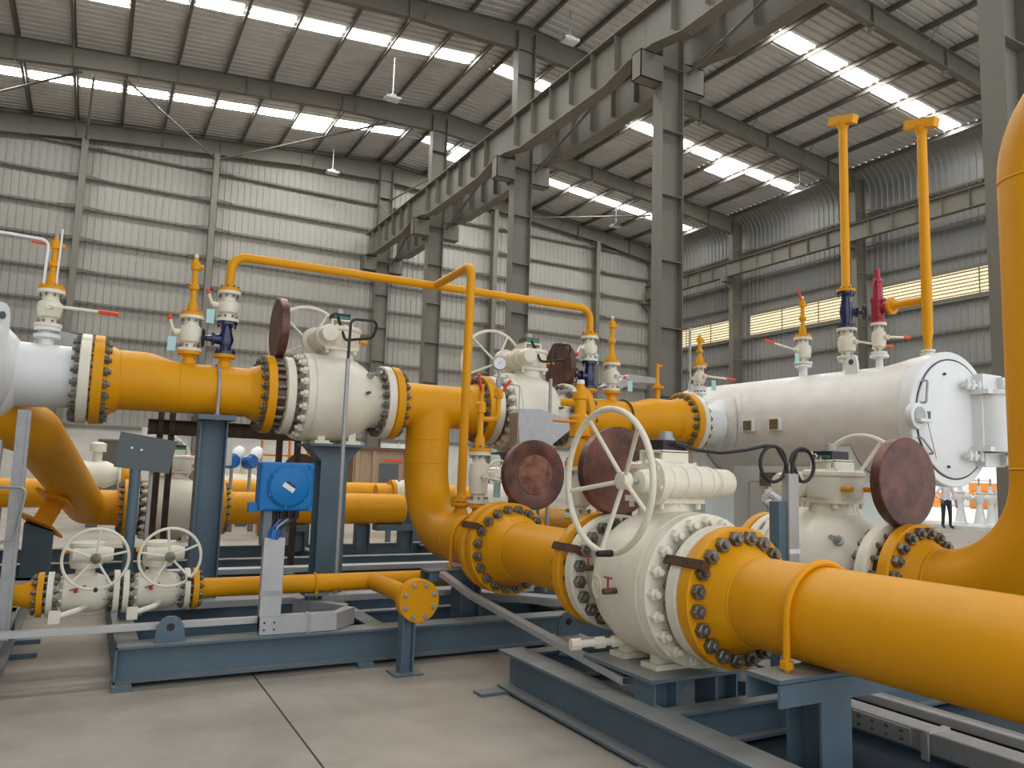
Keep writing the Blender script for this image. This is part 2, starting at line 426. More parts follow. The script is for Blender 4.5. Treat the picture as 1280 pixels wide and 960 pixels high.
for n, (y0, y1) in enumerate(((15.7, 22.8), (23.75, 30.75), (31.65, 38.0))):
    t = T('window_%d' % (n + 1), 'long louvred ventilator band high on the right wall', None, (XR - .1, y0, 9.35), kind='structure')
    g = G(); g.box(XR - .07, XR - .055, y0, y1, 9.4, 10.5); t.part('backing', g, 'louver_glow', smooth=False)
    for k in range(7):
        z = 9.44 + k * .155
        g = G(); g.add([(XR - .16, y0, z), (XR - .08, y0, z + .075), (XR - .08, y1, z + .075), (XR - .16, y1, z), (XR - .165, y0, z + .012), (XR - .085, y0, z + .087), (XR - .085, y1, z + .087), (XR - .165, y1, z + .012)],
                       [(0, 1, 2, 3), (4, 5, 6, 7), (0, 1, 5, 4), (1, 2, 6, 5), (2, 3, 7, 6), (3, 0, 4, 7)])
        t.part('louver_slat', g, 'louver', smooth=False)
    for k in range(1, 3):
        yy = y0 + (y1 - y0) * k / 3; g = G(); g.box(XR - .2, XR - .17, yy - .02, yy + .02, 9.36, 10.52); t.part('mullion', g, 'hall_steel', smooth=False)
    g = G(); g.box(XR - .2, XR - .05, y0 - .05, y1 + .05, 9.3, 9.4); g.box(XR - .2, XR - .05, y0 - .05, y1 + .05, 10.5, 10.6); t.part('window_frame', g, 'hall_steel', smooth=False)
# rolling-door opening in the right wall and its frame
t = T('door_1', 'open doorway to daylight at the foot of the right wall', None, (XR, DY0, 0), kind='structure')
g = G(); g.box(XR - .2, XR + .1, DY0 - .15, DY0, 0, DH); t.part('door_jamb', g, 'hall_steel', smooth=False)
g = G(); g.box(XR - .2, XR + .1, DY1, DY1 + .15, 0, DH); t.part('door_jamb', g, 'hall_steel', smooth=False)
g = G(); g.box(XR - .25, XR + .1, DY0 - .15, DY1 + .15, DH, DH + .3); t.part('door_lintel', g, 'hall_steel', smooth=False)
# dark door in the back wall
t = T('door_2', 'dark doorway in the white base of the back wall', None, (.9, YB, 0), kind='structure')
g = G(); g.box(.35, 1.15, GY - .05, GY, 0, 2.3); t.part('door_leaf', g, 'door_dark', smooth=False)
g = G(); g.box(.27, .35, GY - .09, GY, 0, 2.38); g.box(1.15, 1.23, GY - .09, GY, 0, 2.38); g.box(.35, 1.15, GY - .09, GY, 2.3, 2.38); t.part('door_frame', g, 'hall_steel', smooth=False)
# pale window strips in the back wall (ground floor)
t = T('window_4', 'pale glazed strip in the base of the back wall', None, (13.0, YB, .6), kind='structure')
for k in range(3):
    g = G(); g.box(13.2 + k * 1.15, 14.2 + k * 1.15, GY - .06, GY - .03, .6, 2.75); t.part('pane', g, 'glass', smooth=False)
g = G()
for k in range(4): g.box(13.07 + k * 1.15, 13.17 + k * 1.15, GY - .09, GY - .02, .5, 2.85)
t.part('window_frame', g, 'label_white', smooth=False)
# left wall: out of view, clad down to the floor to keep side light out
g = G(); sheet(g, corr(-4, YB, .30, .035), [lambda p, h: (XL + h, p, 0), lambda p, h: (XL + h, p, zr(XL))])
wall_left = struct('wall_left', g, 'cladding', False)
for y in RY:
    g = G(); g.ibeam((XL + .4, y, 0), (XL + .4, y, zr(XL) - .9), .7, .3, .016, .012, (1, 0, 0)); child('wall_column', g, 'hall_steel', wall_left, False)

# centre row of columns
NAMES = ['nearest, cut by the right frame edge behind the yellow riser', 'second, tallest in view, in front of the vent pipes', 'third, behind the second header valve', 'fourth, standing behind the yellow overhead loop', 'fifth, standing against the back wall']
for y, nm in zip(RY, NAMES):
    t = T('steel_column', 'grey steel I-section column of the centre row, ' + nm, 'column', (XC, y, 0), group='centre row columns')
    h = zr(XC) - .5
    g = G(); g.box(XC - .36, XC - .34, y - .2, y + .2, 0, h); t.part('column_flange', g, 'hall_steel', smooth=False)
    g = G(); g.box(XC + .34, XC + .36, y - .2, y + .2, 0, h); t.part('column_flange', g, 'hall_steel', smooth=False)
    g = G(); g.box(XC - .34, XC + .34, y - .01, y + .01, 0, h); t.part('web', g, 'hall_steel', smooth=False)
    for k in range(1, 10):
        z = k * 1.75
        g = G(); g.box(XC - .34, XC + .34, y - .19, y - .01, z, z + .02); t.part('stiffener', g, 'hall_steel', smooth=False)
    for sg in (-1, 1):
        a, b = sorted((XC + sg * .36, XC + sg * 1.08))
        g = G(); g.box(a, b, y - .2, y - .17, 11.75, 12.5); g.box(a, b, y + .17, y + .2, 11.75, 12.5); g.box(a, b, y - .2, y + .2, 12.47, 12.5); g.box(a, b, y - .2, y + .2, 11.75, 11.77)
        e = XC + sg * 1.08; g.box(min(e, e - sg * .02), max(e, e - sg * .02), y - .2, y + .2, 11.75, 12.5)
        t.part('crane_bracket', g, 'hall_steel', smooth=False)
    g = G(); g.box(XC - .45, XC + .45, y - .3, y + .3, 0, .03); t.part('base_plate', g, 'hall_steel', smooth=False)
BAYS = ['bay nearest the camera', 'second bay from the camera', 'third bay from the camera', 'last bay before the back wall']
for (y0, y1), nm in zip(list(zip(RY[:-1], RY[1:])), BAYS):
    for sg, side in ((-1, 'left'), (1, 'right')):
        x = XC + sg * .78
        t = T('crane_girder', 'grey crane girder, %s side of the centre columns, %s' % (side, nm), 'girder', (x, (y0 + y1) / 2, 12.5), group='crane runway girders')
        L = y1 - y0; y0_ = y0 + .01; y1_ = y1 - .01
        poly = [(y0_, 13.6), (y1_, 13.6), (y1_, 12.85 if 0 else 12.52), (y1_ - .5, 12.52), (y1_ - 1.6, 12.3), (y0_ + 1.6, 12.3), (y0_ + .5, 12.52), (y0_, 12.52)]
        g = G(); g.prism(poly, (x - .007, 0, 0), (0, 1, 0), (0, 0, 1), (1, 0, 0), .014); t.part('web', g, 'hall_steel', smooth=False)
        g = G(); g.box(x - .2, x + .2, y0_, y1_, 13.6, 13.63); t.part('top_flange', g, 'hall_steel', smooth=False)
        g = G(); low = poly[2:]
        for (a, za), (b, zb) in zip(low[:-1], low[1:]):
            g.add([(x + dx, yy, z + dz) for (yy, z) in ((a, za), (b, zb)) for dx in (-.2, .2) for dz in (-.025, 0)], [(0, 1, 3, 2), (4, 6, 7, 5), (0, 4, 5, 1), (2, 3, 7, 6), (0, 2, 6, 4), (1, 5, 7, 3)])
        t.part('bottom_flange', g, 'hall_steel', smooth=False)
        for k in range(1, 7):
            yy = y0 + L * k / 7
            g = G(); g.box(x - .18, x + .18, yy - .006, yy + .006, 12.55, 13.6); t.part('stiffener', g, 'hall_steel', smooth=False)
        if sg < 0:
            g = G(); g.cyl((x + .2, y0 + .25, 12.95), (x + 1.25, y1 - .25, 12.2), .05, n=8); t.part('tie_pipe', g, 'hall_steel')
        g = G(); g.box(x - .05, x + .05, y0_, y1_, 13.63, 13.74); t.part('crane_rail', g, 'rust_steel', smooth=False)
# high-bay lamps
for (x, y, d), nm in zip([(9.2, 27.4, 1.6), (9.5, 37.0, 1.3), (13.6, 21.6, 1.0), (28.4, 24.4, 1.0), (24.9, 34.2, 1.2)],
                         ['over the left skid below the broad skylight strip', 'close to the back wall', 'at the top of the picture by the crane girder', 'left of the tall vent pipe', 'far right near the back corner']):
    z = zr(x) - .2
    t = T('high_bay_lamp', 'grey hanging high-bay lamp, unlit, ' + nm, 'lamp', (x, y, z - d - .25), group='high-bay lamps')
    g = G(); g.cyl((x, y, z - d), (x, y, z), .025, n=6); t.part('hanger_rod', g, 'galv')
    g = G(); g.box(x - .3, x + .3, y - .2, y + .2, z - d - .13, z - d - .03); g.box(x - .12, x + .12, y - .1, y + .1, z - d - .03, z - d + .07); t.part('housing', g, 'galv', smooth=False)
    g = G(); g.box(x - .26, x + .26, y - .17, y + .17, z - d - .15, z - d - .13); t.part('lens', g, 'label_white', smooth=False)
# ------------------------------------------------------------------ process equipment builders
RP = .2285; HY = 7.54; HZ = 2.16; LZ = .867; L1 = 3.1; L2 = 4.8
def ball_valve(label, c, rotz, gapL=.012, gapR=.012, wheel=True, fancy=False, feet=True, ind='black'):
    Z = .45
    t = T('ball_valve', label, 'valve', (c[0], c[1], c[2] - Z), rotz, 'large flanged ball valves', local=True)
    g = G(); g.lathe([(-.46, .262), (-.40, .268), (-.37, .30), (-.36, .40), (-.352, .425), (-.30, .43), (-.297, .418), (-.285, .418), (-.275, .43), (.02, .43), (.10, .418), (.18, .39), (.25, .345), (.31, .295), (.36, .27), (.46, .262)], (0, 0, Z), 'X', 64)
    t.part('body', g, 'cream')
    for sg in (-1, 1): flange(t, (sg * .535, 0, Z), 'X', -sg, 'cream', name='end_flange', rp=.215, hub=.05)
    me = CACHE.get('bodybolt')
    if not me:
        b = G(); b.lathe([(.01, .036), (-.035, .036), (-.04, .03)], ax='X', n=6); b.lathe([(-.03, .02), (-.062, .02), (-.066, .016)], ax='X', n=10)
        me = b.mesh('body_bolt', True, 30); me.materials.append(M['cream']); CACHE['bodybolt'] = me
    for k in range(20):
        th = 2 * PI * k / 20; t.inst('body_bolt', me, (-.36, math.cos(th) * .382, Z + math.sin(th) * .382))
    studs(t, (-.535 - gapL / 2, 0, Z), 'X', .166 + gapL); studs(t, (.535 + gapR / 2, 0, Z), 'X', .166 + gapR)
    if feet:
        for x in (-.16, .14):
            g = G(); g.box(x - .035, x + .035, -.2, .2, .02, .14); g.box(x - .07, x + .07, -.24, .24, 0, .03); t.part('foot', g, 'cream', smooth=False)
    g = G(); g.lathe([(.36, .17), (.44, .155), (.46, .15), (.475, .15)], (0, 0, Z), 'Z', 32); t.part('stem_neck', g, 'cream')
    g = G(); g.box(-.17, .17, -.17, .17, Z + .475, Z + .51); t.part('mounting_plate', g, 'cream', smooth=False)
    g = G()
    for a in (-.14, .14):
        for b in (-.14, 0, .14): g.lathe([(Z + .44, .018), (Z + .478, .018)], (a, b, 0), 'Z', 6)
    t.part('plate_bolts', g, 'cream', stuff=True)
    g = G(); g.lathe([(Z + .51, .19), (Z + .53, .2), (Z + .66, .2), (Z + .675, .215), (Z + .70, .215), (Z + .71, .20), (Z + .72, .12)], (0.02, 0, 0), 'Z', 36)
    gb = t.part('gearbox', g, 'cream')
    g = G()
    for k in range(8):
        th = 2 * PI * k / 8; g.lathe([(Z + .70, .014), (Z + .72, .014)], (.02 + .19 * math.cos(th), .19 * math.sin(th), 0), 'Z', 6)
    t.part('cover_bolts', g, 'cream', gb, stuff=True)
    g = G(); g.lathe([(-.36, .05), (-.355, .075), (-.33, .085), (-.24, .085), (-.23, .07), (-.20, .07), (-.19, .095), (.19, .095), (.2, .135), (.25, .135), (.26, .075), (.33, .06), (.34, .03)], (-.17, 0, Z + .60), 'Y', 28)
    wh = t.part('worm_housing', g, 'cream', gb)
    g = G()
    for k in range(6):
        th = 2 * PI * k / 6 + .3; g.lathe([(.245, .013), (.268, .013)], (-.17 + .112 * math.cos(th), 0, Z + .60 + .112 * math.sin(th)), 'Y', 6)
    for y in (-.16, -.06, .04, .14): g.torus((-.17, y, Z + .60), 'Y', .096, .006, 24, 6)
    t.part('housing_ribs', g, 'cream', gb, stuff=True)
    g = G(); g.cyl((-.17, .3, Z + .60), (-.17, .46, Z + .60), .018, n=10); t.part('input_shaft', g, 'galv', gb)
    for y in (-.12, .12):
        g = G(); g.cyl((.19, y, Z + .58), (.27, y, Z + .58), .02, n=10); t.part('stop_bolt', g, 'yellow', gb)
    # bracket and position indicator
    g = G(); g.box(-.10, -.08, -.1, .1, Z + .71, Z + .78); g.box(.10, .12, -.1, .1, Z + .71, Z + .78); g.box(-.10, .12, -.1, .1, Z + .775, Z + .79); t.part('bracket', g, 'cream', smooth=False)
    g = G(); g.box(-.08, .09, -.10, .08, Z + .79, Z + .85); ib = t.part('position_indicator', g, ind, smooth=False)
    g = G(); g.lathe([(Z + .85, .055), (Z + .865, .055), (Z + .865, .042), (Z + .905, .038), (Z + .908, .02)], (.0, -.01, 0), 'Z', 16); t.part('indicator_dome', g, 'galv', ib)
    g = G(); g.box(-.07, .08, -.103, -.1, Z + .797, Z + .82); t.part('indicator_label', g, 'green', ib, smooth=False)
    if wheel:
        cx, cz = -.17, Z + .60; g = G(); g.torus((cx, .55, cz), 'Y', .4, .018, 64, 10); hw = t.part('handwheel', g, 'cream')
        for k in range(5):
            th = 2 * PI * k / 5 + 1.065
            g = G(); g.cyl((cx + .04 * math.cos(th), .445, cz + .04 * math.sin(th)), (cx + .4 * math.cos(th), .55, cz + .4 * math.sin(th)), .013, n=8); t.part('spoke', g, 'cream', hw)
        g = G(); g.lathe([(.41, .05), (.465, .05), (.47, .035)], (cx, 0, cz), 'Y', 20); t.part('hub', g, 'cream', hw)
        g = G(); a = -1.75; p = Vector((cx + .4 * math.cos(a), .55, cz + .4 * math.sin(a)))
        g.lathe([(.0, .012), (.02, .02), (.11, .017), (.115, .01)], p, 'Y', 12); t.part('grip', g, 'black', hw)
    if fancy:
        # side grease fitting with T handle, raised foundry ring, drain piping at the foot
        for (x, z, s) in ((-.10, Z - .02, 1), (.33, Z + .05, .8)):
            yb = .425 if x < 0 else .28
            g = G(); g.cyl((x, yb - .02, z), (x, yb + .09 * s, z), .018, n=8); ff = t.part('grease_fitting', g, 'bolt_rusty')
            g = G(); g.cyl((x, yb + .06 * s, z), (x, yb + .06 * s, z + .07), .006, n=6); g.cyl((x - .035, yb + .06 * s, z + .075), (x + .035, yb + .06 * s, z + .075), .006, n=6); t.part('tee_handle', g, 'red_valve', ff)
        g = G()
        for (rr, x0, th0) in ((.05, .1, -.06), (.018, .1, -.06)):
            pts = []
            for k in range(24):
                a = 2 * PI * k / 24; x = x0 + rr * math.cos(a); th = th0 + rr * 1.3 * math.sin(a) / .42
                r = .4265 if x < .06 else .4265 - (x - .06) * .11
                pts.append((x, r * math.cos(th), Z + r * math.sin(th)))
            g.tube(pts, .005, 6, True)
        t.part('cast_emblem', g, 'cream', stuff=True)
        g = G(); g.cyl((.10, .12, .10), (.18, .52, .085), .022, n=10); dp = t.part('drain_pipe', g, 'cream')
        for f in (.35, .62, 1.0):
            p = Vector((.10, .12, .10)).lerp(Vector((.18, .52, .085)), f); g = G(); g.lathe([(-.04, .035), (.02, .035)], p, (.08, .4, -.015), 8); t.part('drain_valve', g, 'cream', dp)
    else:
        g = G(); g.cyl((.28, -.28, Z + .24), (.33, -.42, Z + .26), .02, n=8); g.cyl((.25, -.25, Z + .22), (.28, -.28, Z + .24), .035, n=8); t.part('vent_fitting', g, 'galv')
        g = G(); g.cyl((.22, -.36, Z + .05), (.22, -.43, Z + .05), .016, n=8); t.part('grease_fitting', g, 'bolt_rusty')
    return t
def spectacle(label, c, ax, off, thick=.075, groove=False):
    """figure-8 blind: spacer ring round c, blind disc at c + off"""
    c = Vector(c); off = Vector(off); p = c + off
    t = T('spectacle_blind', label, 'blind', (c.x, c.y, c.z), group='rust-brown spectacle blinds'); h = thick / 2
    g = G(); g.lathe([(-h, .29), (-h + .006, .297), (h - .006, .297), (h, .29), (h, .19), (h - .002, .188), (h - .002, .03), (h, .028)] if False else ([(-h, .17), (-h + .002, .173), (-h, .176)] if groove else []) + [(-h, .29), (-h + .006, .298), (h - .006, .298), (h, .29)], p, ax, 56)
    bd = t.part('blind_disc', g, 'rust_disc')
    if groove:
        g = G(); g.lathe([(-h - .0015, .168), (-h + .001, .17)], p, ax, 48); t.part('worn_centre', g, 'rust_worn', bd, label='bare coppery worn centre')
    a, u, v = basis(AXES[ax]); g = G()
    n = 48; ring = []
    for rr, tt in ((.295, -h), (.295, h), (.235, h), (.235, -h)):
        ring.append([c + a * tt + (u * math.cos(2 * PI * k / n) + v * math.sin(2 * PI * k / n)) * rr for k in range(n)])
    vs = [q for r_ in ring for q in r_]; fs = []
    for i in range(4):
        j = (i + 1) % 4
        for k in range(n): fs.append((i * n + k, i * n + (k + 1) % n, j * n + (k + 1) % n, j * n + k))
    g.add(vs, fs); t.part('spacer_ring', g, 'rust_disc')
    d = off.normalized(); g = G(); g.obox(c + d * (off.length / 2), (off.length - .53, .12, thick * .96), d, a.cross(d), a); t.part('web', g, 'rust_disc', smooth=False)
    return t
def small_valve(label, x, y, z0, h=.32, fr=.105, lever=(-.2, -.1, 0), grip='red', tag=None, closed=False, lab='flanged white ball valves on the riser stubs'):
    t = T('small_ball_valve', label, 'valve', (x, y, z0), group='small flanged ball valves')
    for a, b in ((z0, z0 + .03), (z0 + h - .03, z0 + h)):
        g = G(); g.lathe([(a, fr), (b, fr)], (x, y, 0), 'Z', 24); t.part('flange', g, 'cream')
    g = G(); g.lathe([(z0 + .03, fr * .55), (z0 + .07, fr * .55), (z0 + .09, fr * .8), (z0 + h * .5, fr * .92), (z0 + h - .11, fr * .85), (z0 + h - .09, fr * .62), (z0 + h - .03, fr * .6)], (x, y, 0), 'Z', 20); t.part('body', g, 'cream')
    ring_bolts(t, (x, y, z0 + .012), 'Z', .065, fr * .8, 8, .011); ring_bolts(t, (x, y, z0 + h - .012), 'Z', .065, fr * .8, 8, .011)
    lv = Vector(lever); hz = z0 + h * .52; d = Vector((lv.x, lv.y, 0)).normalized() if lv.xy.length else Vector((0, -1, 0))
    st = Vector((x, y, hz)) + Vector((0, -1, 0)) * fr * .8; en = st + Vector((0, -.05, 0))
    if d.x < 0 and abs(d.x) > abs(d.y): st = Vector((x - fr * .8, y, hz)); en = st + Vector((-.06, 0, 0))
    g = G(); g.cyl(st, en, .028, n=10); t.part('stem_boss', g, 'cream')
    p = en + lv; g = G(); g.cyl(en, en + lv * .72, .013, n=8); l = t.part('lever', g, 'cream')
    g = G(); g.cyl(en + lv * .70, p, .018, n=8); t.part('lever_grip', g, grip, l)
    if tag:
        g = G(); tx, ty = en.x + tag[0], en.y + tag[1]; g.box(tx - .035, tx + .035, ty - .004, ty, hz - .05 - .13, hz - .05); t.part('tag', g, 'tag', smooth=False, label='pale blue inspection tag')
        g = G(); g.cyl((tx, ty, hz - .05), (en.x, en.y, hz), .003, n=5); t.part('tag_wire', g, 'dark')
    return z0 + h
def globe_valve(label, x, y, z0, h=.33, fr=.095, side=(-1, 0, 0), m='navy', lift=.45):
    t = T('globe_valve', label, 'valve', (x, y, z0), group='dark blue globe valves')
    for a, b in ((z0, z0 + .03), (z0 + h - .03, z0 + h)):
        g = G(); g.lathe([(a, fr), (b, fr)], (x, y, 0), 'Z', 20); t.part('flange', g, m)
    g = G(); g.lathe([(z0 + .03, fr * .5), (z0 + .08, fr * .55), (z0 + h * .45, fr * .75), (z0 + h - .08, fr * .5), (z0 + h - .03, fr * .5)], (x, y, 0), 'Z', 16); t.part('body', g, m)
    ring_bolts(t, (x, y, z0 + .012), 'Z', .06, fr * .78, 6, .012, m); ring_bolts(t, (x, y, z0 + h - .012), 'Z', .06, fr * .78, 6, .012, m)
    s = Vector(side).normalized(); c = Vector((x, y, z0 + h * lift))
    g = G(); g.lathe([(.03, .05), (.10, .045), (.105, .065), (.125, .065), (.13, .03), (.19, .022), (.22, .012)], c, s, 14); t.part('bonnet', g, m)
    g = G(); g.torus(c + s * .20, s, .085, .008, 24, 6); hw = t.part('handwheel', g, 'black')
    a, u, v = basis(s); g = G()
    for k in range(3):
        th = PI * k / 3; g.cyl(c + s * .2 + (u * math.cos(th) + v * math.sin(th)) * .085, c + s * .2 - (u * math.cos(th) + v * math.sin(th)) * .085, .006, n=5)
    t.part('spoke', g, 'black', hw)
    return z0 + h
def stub(label, x, y, z0, h, m='yellow', handle=None, tip='white', fr=.10):
    """yellow companion flange, tapered stub and needle-valve block"""
    t = T('instrument_stub', label, 'fitting', (x, y, z0), group='yellow instrument stubs')
    g = G(); g.lathe([(z0, fr), (z0 + .03, fr)], (x, y, 0), 'Z', 24); t.part('flange', g, m)
    ring_bolts(t, (x, y, z0 + .01), 'Z', .06, fr * .8, 8, .01, m)
    g = G(); g.lathe([(z0 + .03, .05), (z0 + .10, .045), (z0 + .15, .026), (z0 + h * .45, .026), (z0 + h * .45, .045), (z0 + h * .52, .045), (z0 + h * .55, .026), (z0 + h * .78, .024), (z0 + h * .79, .042), (z0 + h * .92, .042), (z0 + h * .94, .022), (z0 + h, .02)], (x, y, 0), 'Z', 14)
    t.part('nipple', g, m)
    g = G(); g.cyl((x, y, z0 + h * .85), (x + .07, y, z0 + h * .85), .022, n=8); t.part('side_port', g, m)
    g = G(); g.lathe([(z0 + h, .018), (z0 + h + .03, .018)], (x, y, 0), 'Z', 8); t.part('cap', g, tip)
    if handle:
        p = Vector((x, y, z0 + h * .85)); g = G(); g.cyl(p, p + Vector(handle), .012, n=8); t.part('lever', g, 'red')
    return z0 + h
def nozzle(t, x, y, z0, z1, m='yellow', r=.045, fr=.10):
    g = G(); g.lathe([(z0, r * 1.7), (z0 + .05, r * 1.3), (z0 + .08, r), (z1 - .06, r), (z1 - .03, r * 1.5), (z1 - .03, fr), (z1, fr)], (x, y, 0), 'Z', 20); return t.part('branch_nozzle', g, m)
def hpost(t, x, y, z0, z1, w=.2, d=.2, m='blue_steel', name='post', flip=False):
    g = G(); g.ibeam((x, y, z0), (x, y, z1), d, w, .014, .012, (0, 1, 0) if flip else (1, 0, 0)); return t.part(name, g, m, smooth=False)
def ubolt(t, c, ax, r, drop, m='galv', rad=.014):
    """u-bolt round a pipe at c (pipe axis ax), legs going down by drop"""
    c = Vector(c); s = Vector((0, 1, 0)) if ax == 'X' else Vector((1, 0, 0))
    pts = [c - s * r + Vector((0, 0, -drop))] + arc(c, s, (0, 0, 1), r, PI, 0, 24) + [c + s * r + Vector((0, 0, -drop))]
    g = G(); g.tube(pts, rad, 8); o = t.part('u_bolt', g, m)
    for sg in (-1, 1):
        g = G(); g.lathe([(0, rad * 1.9), (rad * 2, rad * 1.9)], c + s * r * sg + Vector((0, 0, -drop + .03)), 'Z', 6); t.part('nut', g, m, o)
    return o
# ------------------------------------------------------------------ front line (along Y at X = L1)
ball_valve('large cream ball valve nearest the camera, handwheel facing left, between yellow flanges', (L1, 3.715, LZ), PI / 2, gapL=.012, gapR=.075, fancy=True)
t = T('pipe_spool', 'thick yellow pipe in the foreground running out of frame at lower right', 'pipe', (L1, .8, LZ - RP), group='large yellow pipe spools')
flange(t, (L1, 3.168, LZ), 'Y', -1)
g = G(); g.lathe([(2.97, RP), (-1.5, RP)], (L1, 0, LZ), 'Y', 64); t.part('pipe', g, 'yellow')
weld(t, (L1, 2.955, LZ), 'Y', RP); 
t = T('pipe_spool', 'short yellow pipe spool between the foreground valve and the bolted flange pair', 'pipe', (L1, 5, LZ - RP), group='large yellow pipe spools')
flange(t, (L1, 4.325, LZ), 'Y', 1, hub=.06); flange(t, (L1, 5.72, LZ), 'Y', -1, hub=.22, rp=.235)
g = G(); g.lathe([(4.45, RP), (5.45, RP)], (L1, 0, LZ), 'Y', 64); t.part('pipe', g, 'yellow'); weld(t, (L1, 5.41, LZ), 'Y', RP); weld(t, (L1, 4.49, LZ), 'Y', RP)
nozzle(t, L1, 4.66, LZ + RP - .03, 1.185)
t = T('tee_spool', 'yellow tee and elbow dropping from the overhead header to the front line', 'pipe', (L1, HY, LZ - RP), group='large yellow pipe spools')
flange(t, (L1, 5.80, LZ), 'Y', 1)
path = [(L1, 5.99, LZ)] + arc((L1, HY - .686, LZ + .686), (0, 0, -1), (0, 1, 0), .686, 0, PI / 2, 16) + [(L1, HY, 1.83)]
g = G(); g.tube(path, RP, 48); t.part('elbow_pipe', g, 'yellow')
g = G(); g.lathe([(2.68, RP), (3.69, RP)], (0, HY, HZ), 'X', 48); g.lathe([(1.70, RP), (2.16, RP)], (L1, HY, 0), 'Z', 48)
tb = t.part('tee_body', g, 'yellow')
md = tb.modifiers.new('remesh', 'REMESH'); md.mode = 'VOXEL'; md.voxel_size = .013; md.use_smooth_shade = True
md = tb.modifiers.new('smooth', 'SMOOTH'); md.factor = .5; md.iterations = 40
flange(t, (2.63, HY, HZ), 'X', 1); flange(t, (3.735, HY, HZ), 'X', -1)
for z in (1.80, 1.56): weld(t, (L1, HY, z), 'Z', RP - .002)
weld(t, (L1, 6.6, LZ), 'Y', RP - .002); weld(t, (L1, 6.02, LZ), 'Y', RP - .002)
nozzle(t, L1, 6.65, LZ + RP - .03, 1.20, r=.05); nozzle(t, L1, 6.29, LZ + RP - .03, 1.20)
studs(t, (L1, 5.76, LZ), 'Y', .246, m='bolt')
spectacle('brown spectacle blind with bare centre left of the foreground handwheel, above the flange pair', (L1, 5.76, LZ), 'Y', (.26, 0, .61), groove=True)
spectacle('brown spectacle blind seen through the spokes of the foreground handwheel', (L1, 4.2875, LZ), 'Y', (.06, 0, .66))
# rust straps across the joints
for (y, L, ang, nm) in ((5.76, .28, 2.62, 'on the bolted flange pair below the plain brown disc'), (4.29, .28, 2.72, 'on the far joint of the foreground valve'), (3.17, .28, 2.62, 'on the near joint of the foreground valve')):
    c = Vector((L1 + .375 * math.cos(ang), y, LZ + .375 * math.sin(ang))); rd = Vector((math.cos(ang), 0, math.sin(ang)))
    g = G(); g.obox(c + rd * .006, (.012, L, .05), rd, (0, 1, 0), rd.cross(Vector((0, 1, 0))))
    g.obox(c - rd * .02 + Vector((0, -L / 2, 0)), (.06, .012, .05), rd, (0, 1, 0), rd.cross(Vector((0, 1, 0))))
    single('earthing_strap', g, 'rust_strap', 'small rusty earthing strap ' + nm, 'strap', 'rusty straps', False)

# second line (along Y at X = L2)
ball_valve('cream ball valve behind the foreground pipe, right of the aluminium cable post', (L2, 3.875, LZ), -PI / 2, gapL=.012, gapR=.08)
t = T('pipe_spool', 'yellow pipe behind the second valve, mostly hidden by the foreground flange', 'pipe', (L2, 6.5, LZ - RP), group='large yellow pipe spools')
flange(t, (L2, 4.422, LZ), 'Y', 1); g = G(); g.lathe([(4.6, RP), (8.9, RP), (9.0, .18), (9.05, .05)], (L2, 0, LZ), 'Y', 40); t.part('pipe', g, 'yellow')
t = T('riser_spool', 'thick yellow elbow rising along the right edge of the picture', 'pipe', (L2, 2.36, LZ - RP), group='large yellow pipe spools')
flange(t, (L2, 3.26, LZ), 'Y', -1, hub=.11)
yr = 2.36
path = [(L2, 3.12, LZ), (L2, 3.05, LZ)] + arc((L2, yr + .686, LZ + .686), (0, 0, -1), (0, -1, 0), .686, 0.02, PI / 2, 18) + arc((L2, yr - .60, 3.32), (0, 1, 0), (0, 0, 1), .60, 0, PI / 2, 14) + [(L2, -.8, 3.92)]
g = G(); g.tube(path, RP, 56); t.part('pipe', g, 'yellow')
weld(t, (L2, yr, 3.3), 'Z', RP); weld(t, (L2, yr, 1.6), 'Z', RP); weld(t, (L2, 3.05, LZ), 'Y', RP)
spectacle('large dark brown spectacle blind in front of the white vessel door', (L2, 3.30, LZ), 'Y', (.0, 0, .64), .08)

# header (along X at Y = HY, Z = HZ)
t = T('pipe_spool', 'yellow header pipe with reducer between the left vessel and the first header valve', 'pipe', (.7, HY, HZ - RP), group='large yellow pipe spools')
flange(t, (-.043, HY, HZ + .02), 'X', 1, rp=.262, r=.385); flange(t, (1.465, HY, HZ), 'X', -1)
g = G(); n0 = 48
prof = [(.12, .262, .033), (.36, .262, .033), (.42, .258, .03), (.58, .234, .006), (.64, RP, 0), (1.3, RP, 0)]
for i in range(len(prof) - 1):
    pass
vs = []; fs = []
for x, r, dz in prof:
    for k in range(n0): th = 2 * PI * k / n0; vs.append((x, HY + r * math.cos(th), HZ + dz + r * math.sin(th)))
for i in range(len(prof) - 1):
    for k in range(n0): k2 = (k + 1) % n0; fs.append((i * n0 + k, i * n0 + k2, (i + 1) * n0 + k2, (i + 1) * n0 + k))
g.add(vs, fs); t.part('pipe', g, 'yellow')
weld(t, (.645, HY, HZ), 'X', RP - .002); weld(t, (.17, HY, HZ + .033), 'X', .261)
nozzle(t, .72, HY, HZ + RP - .03, 2.50); nozzle(t, 1.03, HY, HZ + RP - .03, 2.50)
studs(t, (-.05, HY, HZ + .01), 'X', .18, rc=.335)
ball_valve('cream ball valve on the left half of the overhead header, beside the edge-on brown disc', (2.088, HY, HZ), 0, gapL=.085, gapR=.01)
spectacle('brown spectacle blind seen nearly edge-on above the left header valve', (1.509, HY, HZ), 'X', (0, 0, .64), .08)
ball_valve('cream ball valve on the header right of the tee, behind the galvanised cable hood', (4.285, HY, HZ), 0, gapL=.012, gapR=.085, ind='sign_grey')
spectacle('brown spectacle blind standing behind the right header valve', (4.863, HY, HZ), 'X', (0, .22, .60), .08)
